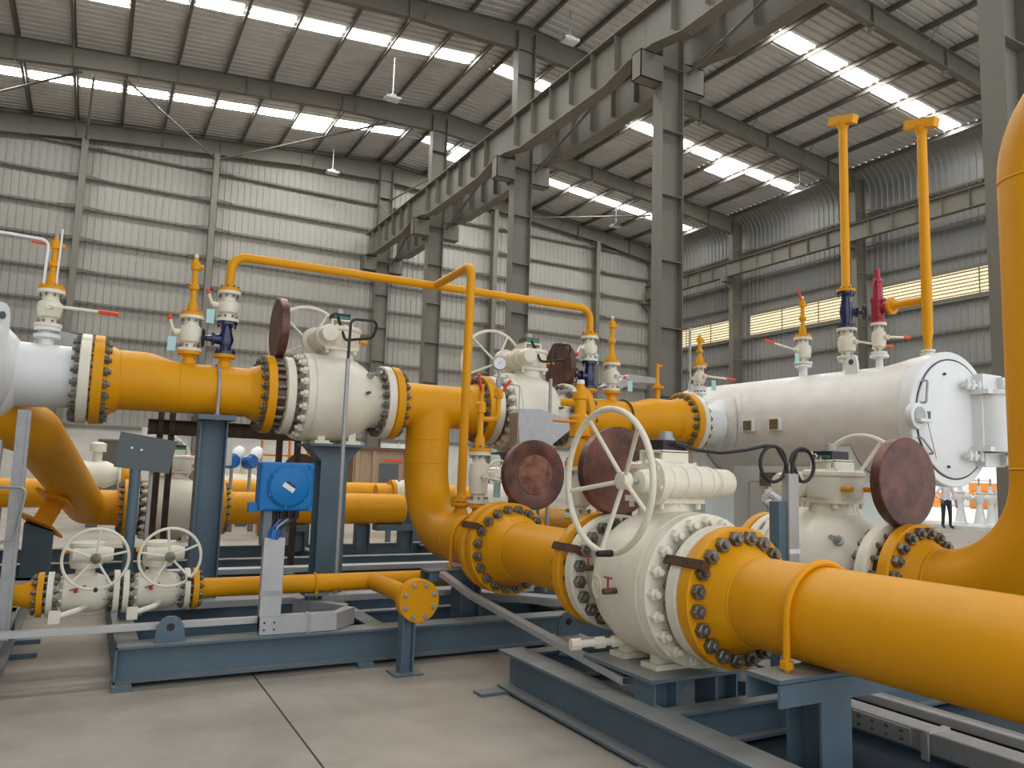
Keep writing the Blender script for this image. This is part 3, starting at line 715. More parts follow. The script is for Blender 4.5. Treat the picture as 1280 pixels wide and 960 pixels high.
t = T('pipe_spool', 'yellow header pipe with reducer between the right header valve and the right vessel', 'pipe', (5.7, HY, HZ - RP), group='large yellow pipe spools')
flange(t, (4.907, HY, HZ), 'X', 1); flange(t, (6.613, HY, HZ + .02), 'X', -1, rp=.262, r=.385)
g = G(); prof = [(5.05, RP, 0), (5.78, RP, 0), (5.84, .234, .006), (6.02, .258, .03), (6.08, .262, .033), (6.5, .262, .033)]; vs = []; fs = []
for x, r, dz in prof:
    for k in range(n0): th = 2 * PI * k / n0; vs.append((x, HY + r * math.cos(th), HZ + dz + r * math.sin(th)))
for i in range(len(prof) - 1):
    for k in range(n0): k2 = (k + 1) % n0; fs.append((i * n0 + k, i * n0 + k2, (i + 1) * n0 + k2, (i + 1) * n0 + k))
g.add(vs, fs); t.part('pipe', g, 'yellow')
nozzle(t, 5.13, HY, HZ + RP - .03, 2.50); nozzle(t, 5.46, HY, HZ + RP - .03, 2.50)
studs(t, (6.617, HY, HZ + .01), 'X', .175, rc=.335)

# ------------------------------------------------------------------ riser stubs on the header
z = small_valve('small white ball valve with pale blue tag left of the dark blue globe valve', .72, HY, 2.50, .33, lever=(-.05, -.01, .15), tag=(-.01, -.02))
stub('yellow needle-valve stub on the tagged white valve left of the overhead loop', .72, HY, z, .55)
z = globe_valve('dark blue globe valve on the left end of the overhead loop', 1.03, HY, 2.50, .31)
z = small_valve('small white ball valve with blue tag, on top of the left dark blue globe valve', 1.03, HY, z, .29, lever=(.0, -.0, .0) if 0 else (-.05, -.01, .14), tag=(-.01, -.02))
ZL = z
z = globe_valve('dark blue globe valve at the right end of the overhead loop', 5.13, HY, 2.50, .33)
z = small_valve('small white ball valve below the right end of the overhead loop', 5.13, HY, z, .30, lever=(-.06, -.03, -.10), tag=(.22, -.02))
ZR = z
z = small_valve('small white ball valve right of the second dark blue globe valve', 5.46, HY, 2.50, .34, lever=(.08, -.04, -.02), tag=(.16, -.02))
stub('yellow needle-valve stub right of the overhead loop', 5.46, HY, z, .55)
# overhead loop
ZT = 3.47; r = .043
t = T('bypass_pipe', 'thin yellow overhead bypass loop with one leg dropping to the front line', 'pipe', (1.03, HY, ZL))
g = G(); g.tube(bend([(1.03, HY, ZL + .03), (1.03, HY, ZT - .02), (5.13, HY, ZT), (5.13, HY, ZR + .03)], .14), r, 16); t.part('loop_pipe', g, 'yellow')
g = G(); g.tube(bend([(3.13, HY, ZT), (3.12, 6.65, ZT + .02), (3.1, 6.65, 1.24)], .10), r, 16); t.part('drop_leg', g, 'yellow')
for x, zz in ((1.03, ZL), (5.13, ZR)):
    g = G(); g.lathe([(zz, .10), (zz + .03, .10), (zz + .03, .06), (zz + .07, r)], (x, HY, 0), 'Z', 20); t.part('flange', g, 'yellow'); ring_bolts(t, (x, HY, zz + .01), 'Z', .06, .08, 8, .011)
g = G(); g.lathe([(1.205, .10), (1.235, .10), (1.235, .06), (1.28, r)], (3.1, 6.65, 0), 'Z', 20); t.part('flange', g, 'yellow'); ring_bolts(t, (3.1, 6.65, 1.20), 'Z', .06, .08, 8, .011)

# stub with gauge on the front line behind the flange pair
z = small_valve('small white ball valve standing on the front pipe below the pressure gauge', L1, 6.29, 1.205, .46, fr=.10, lever=(.22, -.1, -.06), grip='cream', tag=(.10, -.04))
t = T('gauge_manifold', 'yellow branched gauge manifold with two red levers in front of the right header valve', 'manifold', (L1, 6.29, z))
g = G(); g.lathe([(z, .10), (z + .035, .10)], (L1, 6.29, 0), 'Z', 20); t.part('flange', g, 'yellow'); ring_bolts(t, (L1, 6.29, z + .01), 'Z', .07, .08, 8, .012)
g = G(); g.lathe([(z + .035, .05), (z + .12, .045), (z + .16, .028), (z + .36, .028), (z + .36, .045), (z + .44, .045), (z + .46, .026), (z + .62, .024)], (L1, 6.29, 0), 'Z', 14); t.part('manifold_pipe', g, 'yellow')
g = G(); g.tube(bend([(L1, 6.29, z + .30), (L1 + .14, 6.22, z + .30), (L1 + .14, 6.22, z + .56)], .05), .024, 12); t.part('side_branch', g, 'yellow')
g = G(); g.lathe([(z + .50, .045), (z + .58, .045)], (L1 + .14, 6.22, 0), 'Z', 8); g.cyl((L1 + .10, 6.18, z + .54), (L1 + .18, 6.26, z + .54), .03, n=8); t.part('needle_valve', g, 'yellow')
for p, q in (((L1 - .02, 6.25, z + .56), (L1 - .08, 6.2, z + .70)), ((L1 + .17, 6.2, z + .56), (L1 + .22, 6.15, z + .66))):
    g = G(); g.cyl(p, q, .014, n=8); t.part('lever', g, 'red')
t = T('pressure_gauge', 'round steel pressure gauge on the yellow manifold', 'gauge', (L1 + .14, 6.22, z + .58))
gc = Vector((L1 + .14, 6.22, z + .82))
g = G(); g.cyl((gc.x, gc.y, z + .56), (gc.x, gc.y, gc.z - .06), .014, n=8); g.lathe([(-.035, .028), (.035, .028)], (gc.x, gc.y, z + .64), 'Z', 6); t.part('stem', g, 'galv')
g = G(); gd = Vector((-.35, -.93, 0)); g.lathe([(-.025, .05), (-.02, .066), (.02, .068), (.026, .060), (.018, .058)], gc, gd, 28); t.part('case', g, 'galv')
g = G(); g.lathe([(.0185, .057), (.0195, .057)], gc, gd, 24); t.part('dial', g, 'label_white')
g = G(); g.obox(gc + gd * .021, (.04, .003, .004), (0.6, -.2, .75), gd, (0.7, -.26, -.6)); t.part('pointer', g, 'black', smooth=False)
g = G(); g.tube(bend([(gc.x, gc.y, z + .64), (gc.x + .22, gc.y, z + .63), (gc.x + .22, gc.y + .02, z + .02)], .03), .005, 6); t.part('impulse_tube', g, 'galv')
# stub with yellow block valve on the short spool
z = small_valve('small white ball valve with upright red-tipped lever behind the foreground handwheel', L1, 4.66, 1.188, .36, fr=.105, lever=(-.02, -.10, .42), tag=(.12, .03))
t = T('block_valve', 'tall yellow block-and-bleed fitting with orange lever in front of the header spool', 'valve', (L1, 4.66, z))
g = G(); g.lathe([(z, .105), (z + .04, .105)], (L1, 4.66, 0), 'Z', 20); t.part('flange', g, 'yellow'); ring_bolts(t, (L1, 4.66, z + .012), 'Z', .07, .085, 8, .012)
g = G(); g.lathe([(z + .04, .055), (z + .14, .05), (z + .2, .04), (z + .22, .075), (z + .36, .075), (z + .38, .045), (z + .48, .045), (z + .49, .055), (z + .54, .055), (z + .55, .03), (z + .60, .028)], (L1, 4.66, 0), 'Z', 12); t.part('body', g, 'yellow')
g = G(); g.cyl((L1, 4.66, z + .46), (L1 - .11, 4.75, z + .47), .028, n=8); t.part('side_port', g, 'yellow')
g = G(); g.cyl((L1 - .06, 4.62, z + .32), (L1 - .22, 4.68, z + .325), .012, n=8); t.part('lever', g, 'orange')
g = G(); g.lathe([(z + .60, .03), (z + .63, .028)], (L1, 4.66, 0), 'Z', 10); t.part('cap', g, 'label_white')
# ------------------------------------------------------------------ vessels
def ell_head(y, sg, R, d=.30, n=8):
    return [(y + sg * d * math.sin(PI / 2 * k / n), R * math.cos(PI / 2 * k / n)) for k in range(n + 1)]
VX, VZ, VR = 7.72, 2.17, .615
t = T('pressure_vessel', 'white horizontal pressure vessel with round hinged door at right', 'vessel', (VX, 6.6, 0))
g = G(); g.lathe([(4.86, .68), (4.95, .68), (5.08, .665), (5.22, .64), (5.40, VR), (5.60, VR), (8.5, VR)] + ell_head(8.5, 1, VR)[1:], (VX, 0, VZ), 'Y', 72); t.part('shell', g, 'tank')
g = G(); g.lathe([(4.74, .685), (4.75, .695), (4.87, .695), (4.88, .685)], (VX, 0, VZ), 'Y', 72); t.part('closure_ring', g, 'white')
g = G(); g.lathe([(4.722, .585), (4.728, .60), (4.76, .60)], (VX, 0, VZ), 'Y', 72); door = t.part('door', g, 'white')
g = G(); g.torus((VX, 4.737, VZ), 'Y', .612, .007, 72, 6); t.part('door_gap', g, 'dark', door)
def hbar(p, q, st=.06, r=.012, par=door, m='galv'):
    p = Vector(p); q = Vector(q); o = Vector((0, -st, 0)); g = G(); g.tube(bend([p, p + o, q + o, q], .02, 4), r, 8); t.part('door_handle', g, m, par)
hbar((7.20, 4.722, 2.52), (7.17, 4.722, 2.30)); hbar((7.10, 4.722, 1.95), (7.28, 4.722, 1.80), .05, .010)
g = G(); g.lathe([(4.66, .12), (4.665, .13), (4.73, .13)], (7.06, 0, 2.16), 'Y', 32); lk = t.part('lock_housing', g, 'white', door)
g = G(); g.lathe([(4.652, .085), (4.665, .085)], (7.06, 0, 2.165), 'Y', 24); t.part('lock_disc', g, 'galv', door)
g = G(); g.box(6.98, 7.20, 4.60, 4.65, 2.10, 2.13); t.part('lock_lever', g, 'label_white', door, smooth=False)
g = G(); g.box(7.25, 7.31, 4.71, 4.722, 2.12, 2.22); t.part('door_plate', g, 'sign_grey', door, smooth=False)
for p in ((7.56, 2.62), (7.58, 1.68)):
    g = G(); g.cyl((p[0], 4.725, p[1]), (p[0], 4.70, p[1]), .014, n=8); t.part('door_stud', g, 'dark', door)
g = G(); ch = [(7.18, 4.66, 2.10)] + [(7.18 + .12 * f, 4.66, 2.10 - .35 * f - .0 * f) for f in (.2, .4, .6, .8, 1)]; g.tube(ch, .005, 5); t.part('chain', g, 'galv', door)
# hinge
g = G(); g.lathe([(1.90, .23), (2.44, .23)], (8.28, 4.66, 0), 'Z', 36); g.box(8.03, 8.14, 4.62, 4.80, 1.90, 2.44); hg = t.part('hinge_barrel', g, 'white')
for z0 in (2.44, 1.85):
    g = G(); g.lathe([(z0, .26), (z0 + .05, .26)], (8.28, 4.66, 0), 'Z', 36); g.box(7.98, 8.2, 4.52, 4.78, z0, z0 + .05); t.part('hinge_plate', g, 'white', hg)
g = G(); g.cyl((8.24, 4.425, 2.17), (8.24, 4.45, 2.17), .025, n=12); t.part('hinge_hole', g, 'black', hg)
for z0, dz in ((2.50, .16), (1.70, .14)):
    g = G(); g.box(8.06, 8.40, 4.62, 4.85, z0, z0 + dz); g.cyl((8.32, 4.60, z0 + dz * .5), (8.44, 4.56, z0 + dz * .5), .06, n=12); t.part('hinge_block', g, 'white', hg)
for z0 in (2.53, 1.80):
    g = G(); g.cyl((7.80, 4.67, z0), (8.08, 4.67, z0), .03, n=10)
    for x in (7.83, 7.92, 8.03): g.cyl((x, 4.64, z0 - .05), (x, 4.64, z0 + .05), .022, n=8)
    t.part('hinge_arm', g, 'white', hg)
# nozzle to header
g = G(); g.lathe([(6.69, .262), (7.12, .262), (7.16, .30), (7.2, .34)], (0, HY, HZ + .02), 'X', 48); t.part('inlet_nozzle', g, 'white')
g = G(); g.lathe([(6.622, .37), (6.63, .385), (6.70, .385), (6.705, .37), (6.705, .30)], (0, HY, HZ + .02), 'X', 56); t.part('nozzle_flange', g, 'cream')
g = G()
N = 40
rr0, rr1 = .27, .42; vs = []; fs = []
for rr in (rr0, rr1):
    for k in range(N):
        th = 2 * PI * k / N; dy = rr * math.cos(th); dz = rr * math.sin(th); zz = HZ + .02 + dz
        hgt = math.sqrt(max((VR + .012) ** 2 - (zz - VZ) ** 2, 0)); vs.append((VX - hgt, HY + dy, zz))
for k in range(N): fs.append((k, (k + 1) % N, N + (k + 1) % N, N + k))
g.add(vs, fs); t.part('reinforcing_pad', g, 'tank')
for y in (5.69, 8.3):
    g = G(); x0 = VX - .30; zt = VZ + math.sqrt(VR ** 2 - .3 ** 2)
    g.prism([(-.09, -.12), (.09, -.12), (.075, .12), (.06, .18), (.03, .21), (-.03, .21), (-.06, .18), (-.075, .12)], (x0 - .012, y, zt), (0, 1, 0), (0, 0, 1), (1, 0, 0), .03); lg = t.part('lifting_lug', g, 'white')
    g = G(); g.cyl((x0 - .016, y, zt + .13), (x0 + .022, y, zt + .13), .032, n=16); t.part('lug_hole', g, 'sign_grey', lg)
for y in (5.65, 7.9):
    g = G(); pts = [(-.52, 0), (.52, 0), (.56, 1.95)]
    poly = [(-.52, .27), (.52, .27), (.55, 1.9)] + [(.625 * math.cos(a), VZ + .625 * math.sin(a)) for a in [(-25 - 130 * i / 12) * PI / 180 for i in range(13)]] + [(-.55, 1.9)]
    g.prism(poly, (VX, y - .12, 0), (1, 0, 0), (0, 0, 1), (0, 1, 0), .24); t.part('saddle', g, 'saddle', smooth=False)
g = G(); g.box(VX - .50, VX - .42, 6.05, 7.3, .28, 1.66); t.part('skirt_panel', g, 'saddle', smooth=False)
for y in (6.93, 6.51):
    x = VX - math.sqrt(VR ** 2 - .02 ** 2)
    g = G(); g.box(x - .03, x + .02, y - .09, y + .09, 2.08, 2.22); bk = t.part('nameplate_bracket', g, 'white', smooth=False)
    g = G(); g.box(x - .034, x - .03, y - .065, y + .065, 2.09, 2.21); t.part('nameplate', g, 'nameplate', bk, smooth=False, label='weathered brass nameplate')
for y, r_ in ((6.62, .05), (5.98, .055), (5.56, .04)):
    g = G(); zb = VZ + VR - .02; g.lathe([(zb, r_ * 1.4), (zb + .03, r_), (2.90, r_), (2.90, .10), (2.93, .10)], (VX, y, 0), 'Z', 20); t.part('top_nozzle', g, 'white')
# stubs on the vessel
z = small_valve('small white ball valve with long lever on the vessel, left of the vent pipes', VX, 6.62, 2.935, .34, fr=.11, lever=(-.52, 0, .06), tag=(.0, -.03)); stub('yellow stub with red lever on the left vessel nozzle', VX, 6.62, z, .50, handle=(-.05, .02, .2))
z = small_valve('small white ball valve below the dark blue valve of the tall vent pipe', VX, 5.98, 2.935, .36, fr=.115, lever=(.50, -.1, -.02), tag=(.22, -.05))
z = globe_valve('dark blue globe valve at the foot of the tall vent pipe', VX, 5.98, z, .44, fr=.105, side=(.8, -.6, 0))
t = T('vent_pipe', 'tall thin yellow vent pipe rising from the dark blue globe valve', 'pipe', (VX, 5.98, z), group='tall yellow vent pipes')
g = G(); g.lathe([(z, .11), (z + .03, .11)], (VX, 5.98, 0), 'Z', 20); t.part('flange', g, 'yellow'); ring_bolts(t, (VX, 5.98, z + .01), 'Z', .06, .085, 8, .012)
g = G(); g.lathe([(z + .03, .075), (z + .10, .05), (5.80, .05)], (VX, 5.98, 0), 'Z', 18); t.part('pipe', g, 'yellow')
def vcap(t, y, zt):
    g = G(); g.obox((VX, y, zt + .05), (.10, .36, .10), (1, 0, 0), (0, .97, .24), (0, -.24, .97)); g.lathe([(zt - .08, .05), (zt + .02, .08)], (VX, y, 0), 'Z', 14); t.part('rain_cap', g, 'yellow', smooth=False)
vcap(t, 5.98, 5.82)
z = small_valve('small white isolation valve below the red relief valve', VX, 5.56, 2.935, .36, fr=.085, lever=(.30, -.05, .02))
t = T('relief_valve', 'glossy crimson safety relief valve with side outlet on the vessel', 'valve', (VX, 5.56, z))
g = G(); g.lathe([(z, .085), (z + .03, .085), (z + .03, .05), (z + .09, .07), (z + .24, .075), (z + .25, .085), (z + .28, .085), (z + .29, .055), (z + .46, .05), (z + .47, .058), (z + .50, .058), (z + .52, .03), (z + .62, .03), (z + .63, .02)], (VX, 5.56, 0), 'Z', 18); t.part('body', g, 'red_valve')
g = G(); g.lathe([(0, .055), (-.12, .05), (-.12, .095), (-.155, .095)], (VX, 5.56, z + .17), 'Y', 20); t.part('outlet_flange', g, 'red_valve')
g = G(); g.cyl((VX - .05, 5.56, z + .5), (VX - .09, 5.56, z + .42), .01, n=6); t.part('test_lever', g, 'red_valve')
zo = z + .17
t = T('vent_pipe', 'tall thin yellow vent pipe joined by a branch from the red relief valve', 'pipe', (VX, 4.98, 2.87), group='tall yellow vent pipes')
g = G(); g.lathe([(2.90, .035), (3.02, .04), (3.10, .055), (5.36, .05)], (VX, 4.98, 0), 'Z', 18); t.part('pipe', g, 'yellow')
g = G(); g.lathe([(-.155, .095), (-.185, .095), (-.185, .06), (-.22, .045), (-.60, .042)], (VX, 5.56, zo), 'Y', 18); t.part('branch', g, 'yellow')
g = G(); g.lathe([(2.86, .075), (2.88, .075), (2.88, .05), (2.895, .05), (2.895, .07), (2.915, .07)], (VX, 4.98, 0), 'Z', 16); t.part('foot_flange', g, 'cream')
vcap(t, 4.98, 5.38)
t = T('level_gauge', 'plastic-wrapped level gauge with brown fittings on the vessel support', 'gauge', (VX - .55, 6.6, .9))
g = G(); g.box(VX - .66, VX - .58, 6.46, 6.72, 1.42, 1.58); g.box(VX - .66, VX - .58, 6.5, 6.66, .96, 1.02); t.part('gauge_head', g, 'nameplate', smooth=False)
g = G()
for k in range(10):
    p = (VX - .62 + random.uniform(-.03, .03), 6.58 + random.uniform(-.1, .1), 1.18 + .022 * k); g.lathe([(-.07, .02), (-.03, .05), (.02, .055), (.06, .02)], p, (random.uniform(-1, 1), random.uniform(-1, 1), .7), 7)
t.part('plastic_wrap', g, 'plastic')
g = G(); g.cyl((VX - .62, 6.66, .98), (VX - .62, 6.66, 1.45), .018, n=8); g.cyl((VX - .62, 6.52, .98), (VX - .62, 6.52, 1.45), .018, n=8); t.part('sight_tube', g, 'glass')
g = G(); g.tube(bend([(VX - .60, 6.7, 1.47), (VX - .60, 6.95, 1.47), (VX - .60, 6.95, .95), (VX - .60, 6.7, .93)], .04), .008, 6); t.part('impulse_tube', g, 'galv')

# left vessel
WX = -1.2
t = T('pressure_vessel', 'white horizontal pressure vessel cut off by the left frame edge', 'vessel', (WX, 7, 0))
g = G(); g.lathe([(4.4, .68), (4.9, .68), (5.2, .64), (5.4, VR), (8.2, VR)] + ell_head(8.2, 1, VR)[1:], (WX, 0, VZ), 'Y', 64); t.part('shell', g, 'white')
g = G(); g.lathe([(-.68, .38), (-.62, .32), (-.58, .27), (-.14, .262)], (0, HY, HZ + .02), 'X', 48); t.part('outlet_nozzle', g, 'white')
g = G(); g.lathe([(-.055, .37), (-.063, .385), (-.135, .385), (-.142, .37), (-.142, .30)], (0, HY, HZ + .02), 'X', 56); t.part('nozzle_flange', g, 'cream')
g = G(); x0 = WX + .50; zt = VZ + .30
g.prism([(-.10, -.25), (.10, -.25), (.09, .10), (.07, .17), (.03, .20), (-.03, .20), (-.07, .17), (-.09, .10)], (x0, 7.0, zt), (.5, .86, 0), (0, 0, 1), (.86, -.5, 0), .03); lg = t.part('lifting_lug', g, 'white')
g = G(); g.cyl((x0 + .03, 6.97, zt + .1), (x0 - .01, 7.0, zt + .1), .03, n=14); t.part('lug_hole', g, 'sign_grey', lg)
for y in (5.6, 7.8):
    g = G(); poly = [(-.52, .27), (.52, .27), (.55, 1.9)] + [(.625 * math.cos(a), VZ + .625 * math.sin(a)) for a in [(-25 - 130 * i / 12) * PI / 180 for i in range(13)]] + [(-.55, 1.9)]
    g.prism(poly, (WX, y - .1, 0), (1, 0, 0), (0, 0, 1), (0, 1, 0), .2); t.part('saddle', g, 'saddle', smooth=False)
sx = -.40
g = G(); g.lathe([(2.38, .06), (2.50, .05), (2.50, .10), (2.53, .10), (2.53, .05), (2.56, .05), (2.56, .10), (2.59, .10)], (sx, HY, 0), 'Z', 20); t.part('top_nozzle', g, 'white')
z = small_valve('white ball valve with long red-tipped lever on the left vessel nozzle', sx, HY, 2.592, .32, fr=.105, lever=(.52, -.05, -.02), tag=None)
stub('yellow stub with red lever above the left vessel nozzle', sx, HY, z, .46, handle=(-.18, 0, .01), tip='galv')
g = G(); g.tube(bend([(-1.6, HY - .08, 3.36), (sx - .05, HY - .05, 3.33), (sx - .06, HY - .05, 2.95)], .06), .012, 8); single('instrument_tube', g, 'white', 'thin white instrument tube bending down beside the top-left yellow stub', 'tube')
g = G(); g.tube([(sx + .03, HY - .03, 2.95), (sx + .04, HY - .03, 3.45)], .009, 6); single('instrument_tube', g, 'white', 'thin upright white instrument tube right of the top-left yellow stub', 'tube')
def hood(label, pts, y, d, m='galv'):
    g = G(); g.prism(pts, (0, y, 0), (1, 0, 0), (0, 0, 1), (0, 1, 0), d); single('cable_hood', g, m, label, 'cable hood', 'galvanised cable hoods', False)
hood('pale grey wedge-shaped cable hood behind the left vessel nozzle', [(-.60, 2.37), (-.44, 2.64), (-.22, 2.61), (-.05, 2.57), (-.16, 2.50), (-.38, 2.38)], 7.90, .02, 'galv')
hood('grey folded cable hood above the right end of the header', [(5.72, 2.62), (5.98, 2.78), (6.40, 2.77), (6.44, 2.70), (6.02, 2.68), (5.84, 2.58)], 7.86, .35, 'galv')
# stub at right end
z0 = 2.70
t = T('vent_stub', 'thin yellow vent stub beside the right vessel nozzle', 'fitting', (6.25, HY + .1, HZ + .25))
g = G(); g.lathe([(2.40, .03), (2.60, .03), (2.60, .075), (2.63, .075), (2.63, .04), (2.68, .022), (2.92, .018)], (6.25, HY + .1, 0), 'Z', 14); t.part('pipe', g, 'yellow')
g = G(); g.cyl((6.25, HY + .1, 2.88), (6.32, HY + .1, 2.90), .012, n=6); t.part('side_port', g, 'yellow')
t = T('nozzle_boss', 'white double-flanged boss on the right vessel nozzle', 'fitting', (6.86, HY, HZ + .25))
g = G(); g.lathe([(2.42, .05), (2.56, .04), (2.56, .085), (2.585, .085), (2.585, .04), (2.61, .04), (2.61, .085), (2.635, .085)], (6.86, HY, 0), 'Z', 18); t.part('boss', g, 'white')
z = small_valve('small white ball valve with red-tipped lever over the right vessel nozzle', 6.86, HY, 2.636, .30, fr=.085, lever=(.42, -.08, -.02), tag=(.1, -.03)); stub('slim yellow stub over the right vessel nozzle', 6.86, HY, z, .40)
g = G(); g.tube(bend([(6.70, HY, 2.6), (6.70, HY, 3.42), (6.95, HY + .3, 3.43), (6.95, HY + .3, 2.9)], .04), .012, 6); single('instrument_tube', g, 'galv', 'bent steel instrument tube above the right end of the header', 'tube')

# ------------------------------------------------------------------ skids
SK = .27
t = T('skid_frame', 'blue-grey steel skid frame under the header at left', 'skid frame', (2.4, 7.5, 0), group='blue-grey skid frames')
def beam(t, p0, p1, h=.235, w=.2, m='blue_steel', name='beam', z=None):
    g = G(); zc = (SK - h / 2 if z is None else z); g.ibeam((p0[0], p0[1], zc), (p1[0], p1[1], zc), h, w, .016, .012); ob = t.part(name, g, m, smooth=False); return ob
def foot_pad(t, x, y, w=.18, d=.1, h=.034): g = G(); g.box(x - w / 2, x + w / 2, y - d / 2, y + d / 2, 0, h); t.part('foot_plate', g, 'blue_steel', smooth=False)
for y in (5.9, 7.55, 9.3): beam(t, (.25, y), (6.9, y))
for x in (.33, 2.1, 3.9, 5.6, 6.8): beam(t, (x, 5.9), (x, 9.3), .22, .14, z=.15)
for y in (6.6,): beam(t, (.33, y), (6.8, y), .16, .1, z=.184)
g = G(); g.box(.25, .262, 5.8, 9.4, .035, .27); t.part('end_plate', g, 'blue_steel', smooth=False)
g = G(); g.box(.3, 6.8, 6.0, 9.25, .036, .045); t.part('deck_pan', g, 'pan', smooth=False)
for x, y in ((.30, 5.84), (1.95, 5.86), (3.6, 5.86), (.33, 9.3), (5.6, 9.3)): foot_pad(t, x, y, .12, .22)
for x, y in ((.58, 5.86),):
    g = G(); g.prism([(-.10, 0), (.10, 0), (.085, .10), (.06, .15), (.025, .17), (-.025, .17), (-.06, .15), (-.085, .10)], (x, y, SK), (1, 0, 0), (0, 0, 1), (0, 1, 0), .025); lg = t.part('lifting_lug', g, 'blue_steel', smooth=False)
    g = G(); g.cyl((x, y - .004, SK + .10), (x, y + .03, SK + .10), .026, n=16); t.part('lug_hole', g, 'black', lg)
t = T('skid_frame', 'blue-grey steel skid frame under the foreground pipe', 'skid frame', (3.6, 2, 0), group='blue-grey skid frames')
for x in (2.7, 4.12, 5.6): beam(t, (x, -1.6), (x, 4.87), .25, .2)
g = G(); g.box(2.78, 5.55, -1.6, 4.8, .03, .04); t.part('deck_pan', g, 'pan', smooth=False)
for y in (4.77, 3.3, 1.6, -.4): beam(t, (2.75, y), (5.6, y), .2, .12, z=.164)
g = G(); g.cyl((3.0, 4.7, .24), (4.05, 3.4, .24), .03, n=6); t.part('brace', g, 'blue_steel')
foot_pad(t, 2.54, 4.80, .26, .12, .019)
for y in (3.2, .6): foot_pad(t, 2.6, y, .2, .2, .019)
g = G(); g.prism([(-.10, 0), (.10, 0), (.085, .10), (.06, .15), (.025, .17), (-.025, .17), (-.06, .15), (-.085, .10)], (3.38, 5.18, .25), (1, 0, 0), (0, 0, 1), (0, 1, 0), .025)
lg = t.part('lifting_lug', g, 'blue_steel', smooth=False); g = G(); g.cyl((3.38, 5.176, .35), (3.38, 5.21, .35), .026, n=16); t.part('lug_hole', g, 'black', lg)
g = G(); g.box(3.2, 3.5, 4.87, 5.25, .2, .25); t.part('lug_base', g, 'blue_steel', smooth=False)
t = T('skid_frame', 'blue-grey steel skid frame cut by the left frame edge', 'skid frame', (-1.5, 7, 0), group='blue-grey skid frames')
for y in (6.3, 7.5, 9.3): beam(t, (-3, y), (-.42, y))
beam(t, (-.5, 5.6), (-.5, 9.4)); foot_pad(t, -.36, 7.5, .26, .12); foot_pad(t, -.36, 7.0, .26, .12)
t = T('skid_frame', 'blue-grey steel skid frame in the second row behind the left header post', 'skid frame', (3, 11.5, 0), group='blue-grey skid frames')
for y in (10.6, 12.3): beam(t, (-1.5, y), (6.2, y), .25, .18)
for x in (-1, 1.0, 3, 5): beam(t, (x, 10.6), (x, 12.3), .2, .12, z=.14)

# ------------------------------------------------------------------ supports
def support(label, x, y, z0, z1, w=.2, d=.2, flip=False): return T('pipe_support', label, 'support', (x, y, z0), group='blue-grey pipe supports')
t = support('tall blue-grey post with U-bolt under the left header pipe', .97, HY, SK, 1.9)
hpost(t, .97, HY, SK, HZ - RP - .05, .24, .24); g = G(); g.box(.81, 1.13, HY - .29, HY + .29, HZ - RP - .055, HZ - RP - .01); t.part('top_plate', g, 'blue_steel', smooth=False); ubolt(t, (.97, HY, HZ), 'X', RP + .013, RP + .06)
g = G(); g.box(.80, 1.14, HY - .18, HY + .18, SK, SK + .02); t.part('base_plate', g, 'blue_steel', smooth=False)
for x, lb in ((2.09, 'tall blue-grey post with flared head under the left header valve'), (4.285, 'tall blue-grey post with flared head under the right header valve')):
    t = support(lb, x, HY, SK, 1.7); hpost(t, x, HY, SK, HZ - .47, .26, .26, flip=True)
    g = G(); g.box(x - .28, x + .28, HY - .28, HY + .28, HZ - .475, HZ - .452); t.part('top_plate', g, 'blue_steel', smooth=False)
    for s in (-1, 1):
        g = G(); g.prism([(.13, 0), (.26, 0), (.13, -.14)], (x, HY - .135 + .0, HZ - .475), (s, 0, 0), (0, 0, 1), (0, 1, 0), .27); t.part('gusset', g, 'blue_steel', smooth=False)
    g = G(); g.box(x - .2, x + .2, HY - .2, HY + .2, SK, SK + .02); t.part('base_plate', g, 'blue_steel', smooth=False)
t = support('blue-grey post with U-bolt under the right header spool', 5.62, HY, SK, 1.9); hpost(t, 5.62, HY, SK, HZ - RP - .05); ubolt(t, (5.62, HY, HZ), 'X', RP + .013, RP + .06, 'bolt_rusty'); g = G(); g.box(5.45, 5.79, HY - .3, HY + .3, HZ - RP - .055, HZ - RP - .01); t.part('top_plate', g, 'blue_steel', smooth=False)
t = support('blue-grey T-shaped support under the yellow elbow before the flange pair', L1, 6.3, SK, .63); hpost(t, 3.02, 6.3, .2, .56, .2, .2)
g = G(); g.box(2.62, 3.55, 6.2, 6.4, .615, .635); g.box(2.62, 3.55, 6.2, 6.212, .54, .62); g.box(2.62, 3.55, 6.388, 6.4, .54, .62); t.part('channel', g, 'blue_steel', smooth=False); ubolt(t, (L1, 6.3, LZ), 'Y', RP + .013, RP + .03, 'yellow')
t = support('blue-grey T-shaped support with U-bolt under the foreground pipe', L1, 2.56, .0, .63)
g = G(); g.box(2.70, 3.56, 2.46, 2.66, .612, .634); g.box(2.70, 3.56, 2.46, 2.474, .515, .615); g.box(2.70, 3.56, 2.646, 2.66, .515, .615); t.part('channel', g, 'blue_steel', smooth=False)
hpost(t, 3.06, 2.56, .02, .515, .2, .2, flip=True); ubolt(t, (L1, 2.56, LZ), 'Y', RP + .017, RP + .02, 'yellow', .017)
g = G(); g.box(2.88, 3.24, 2.38, 2.74, 0, .02); t.part('base_plate', g, 'blue_steel', smooth=False)
t = support('blue-grey table with two posts under the foreground ball valve', L1, 3.7, .28, .42)
g = G(); g.box(2.72, 3.5, 3.35, 4.0, .395, .415); t.part('top_plate', g, 'blue_steel', smooth=False)
for x, y in ((2.84, 3.46), (3.28, 3.46)): hpost(t, x, y, .2, .395, .17, .17)
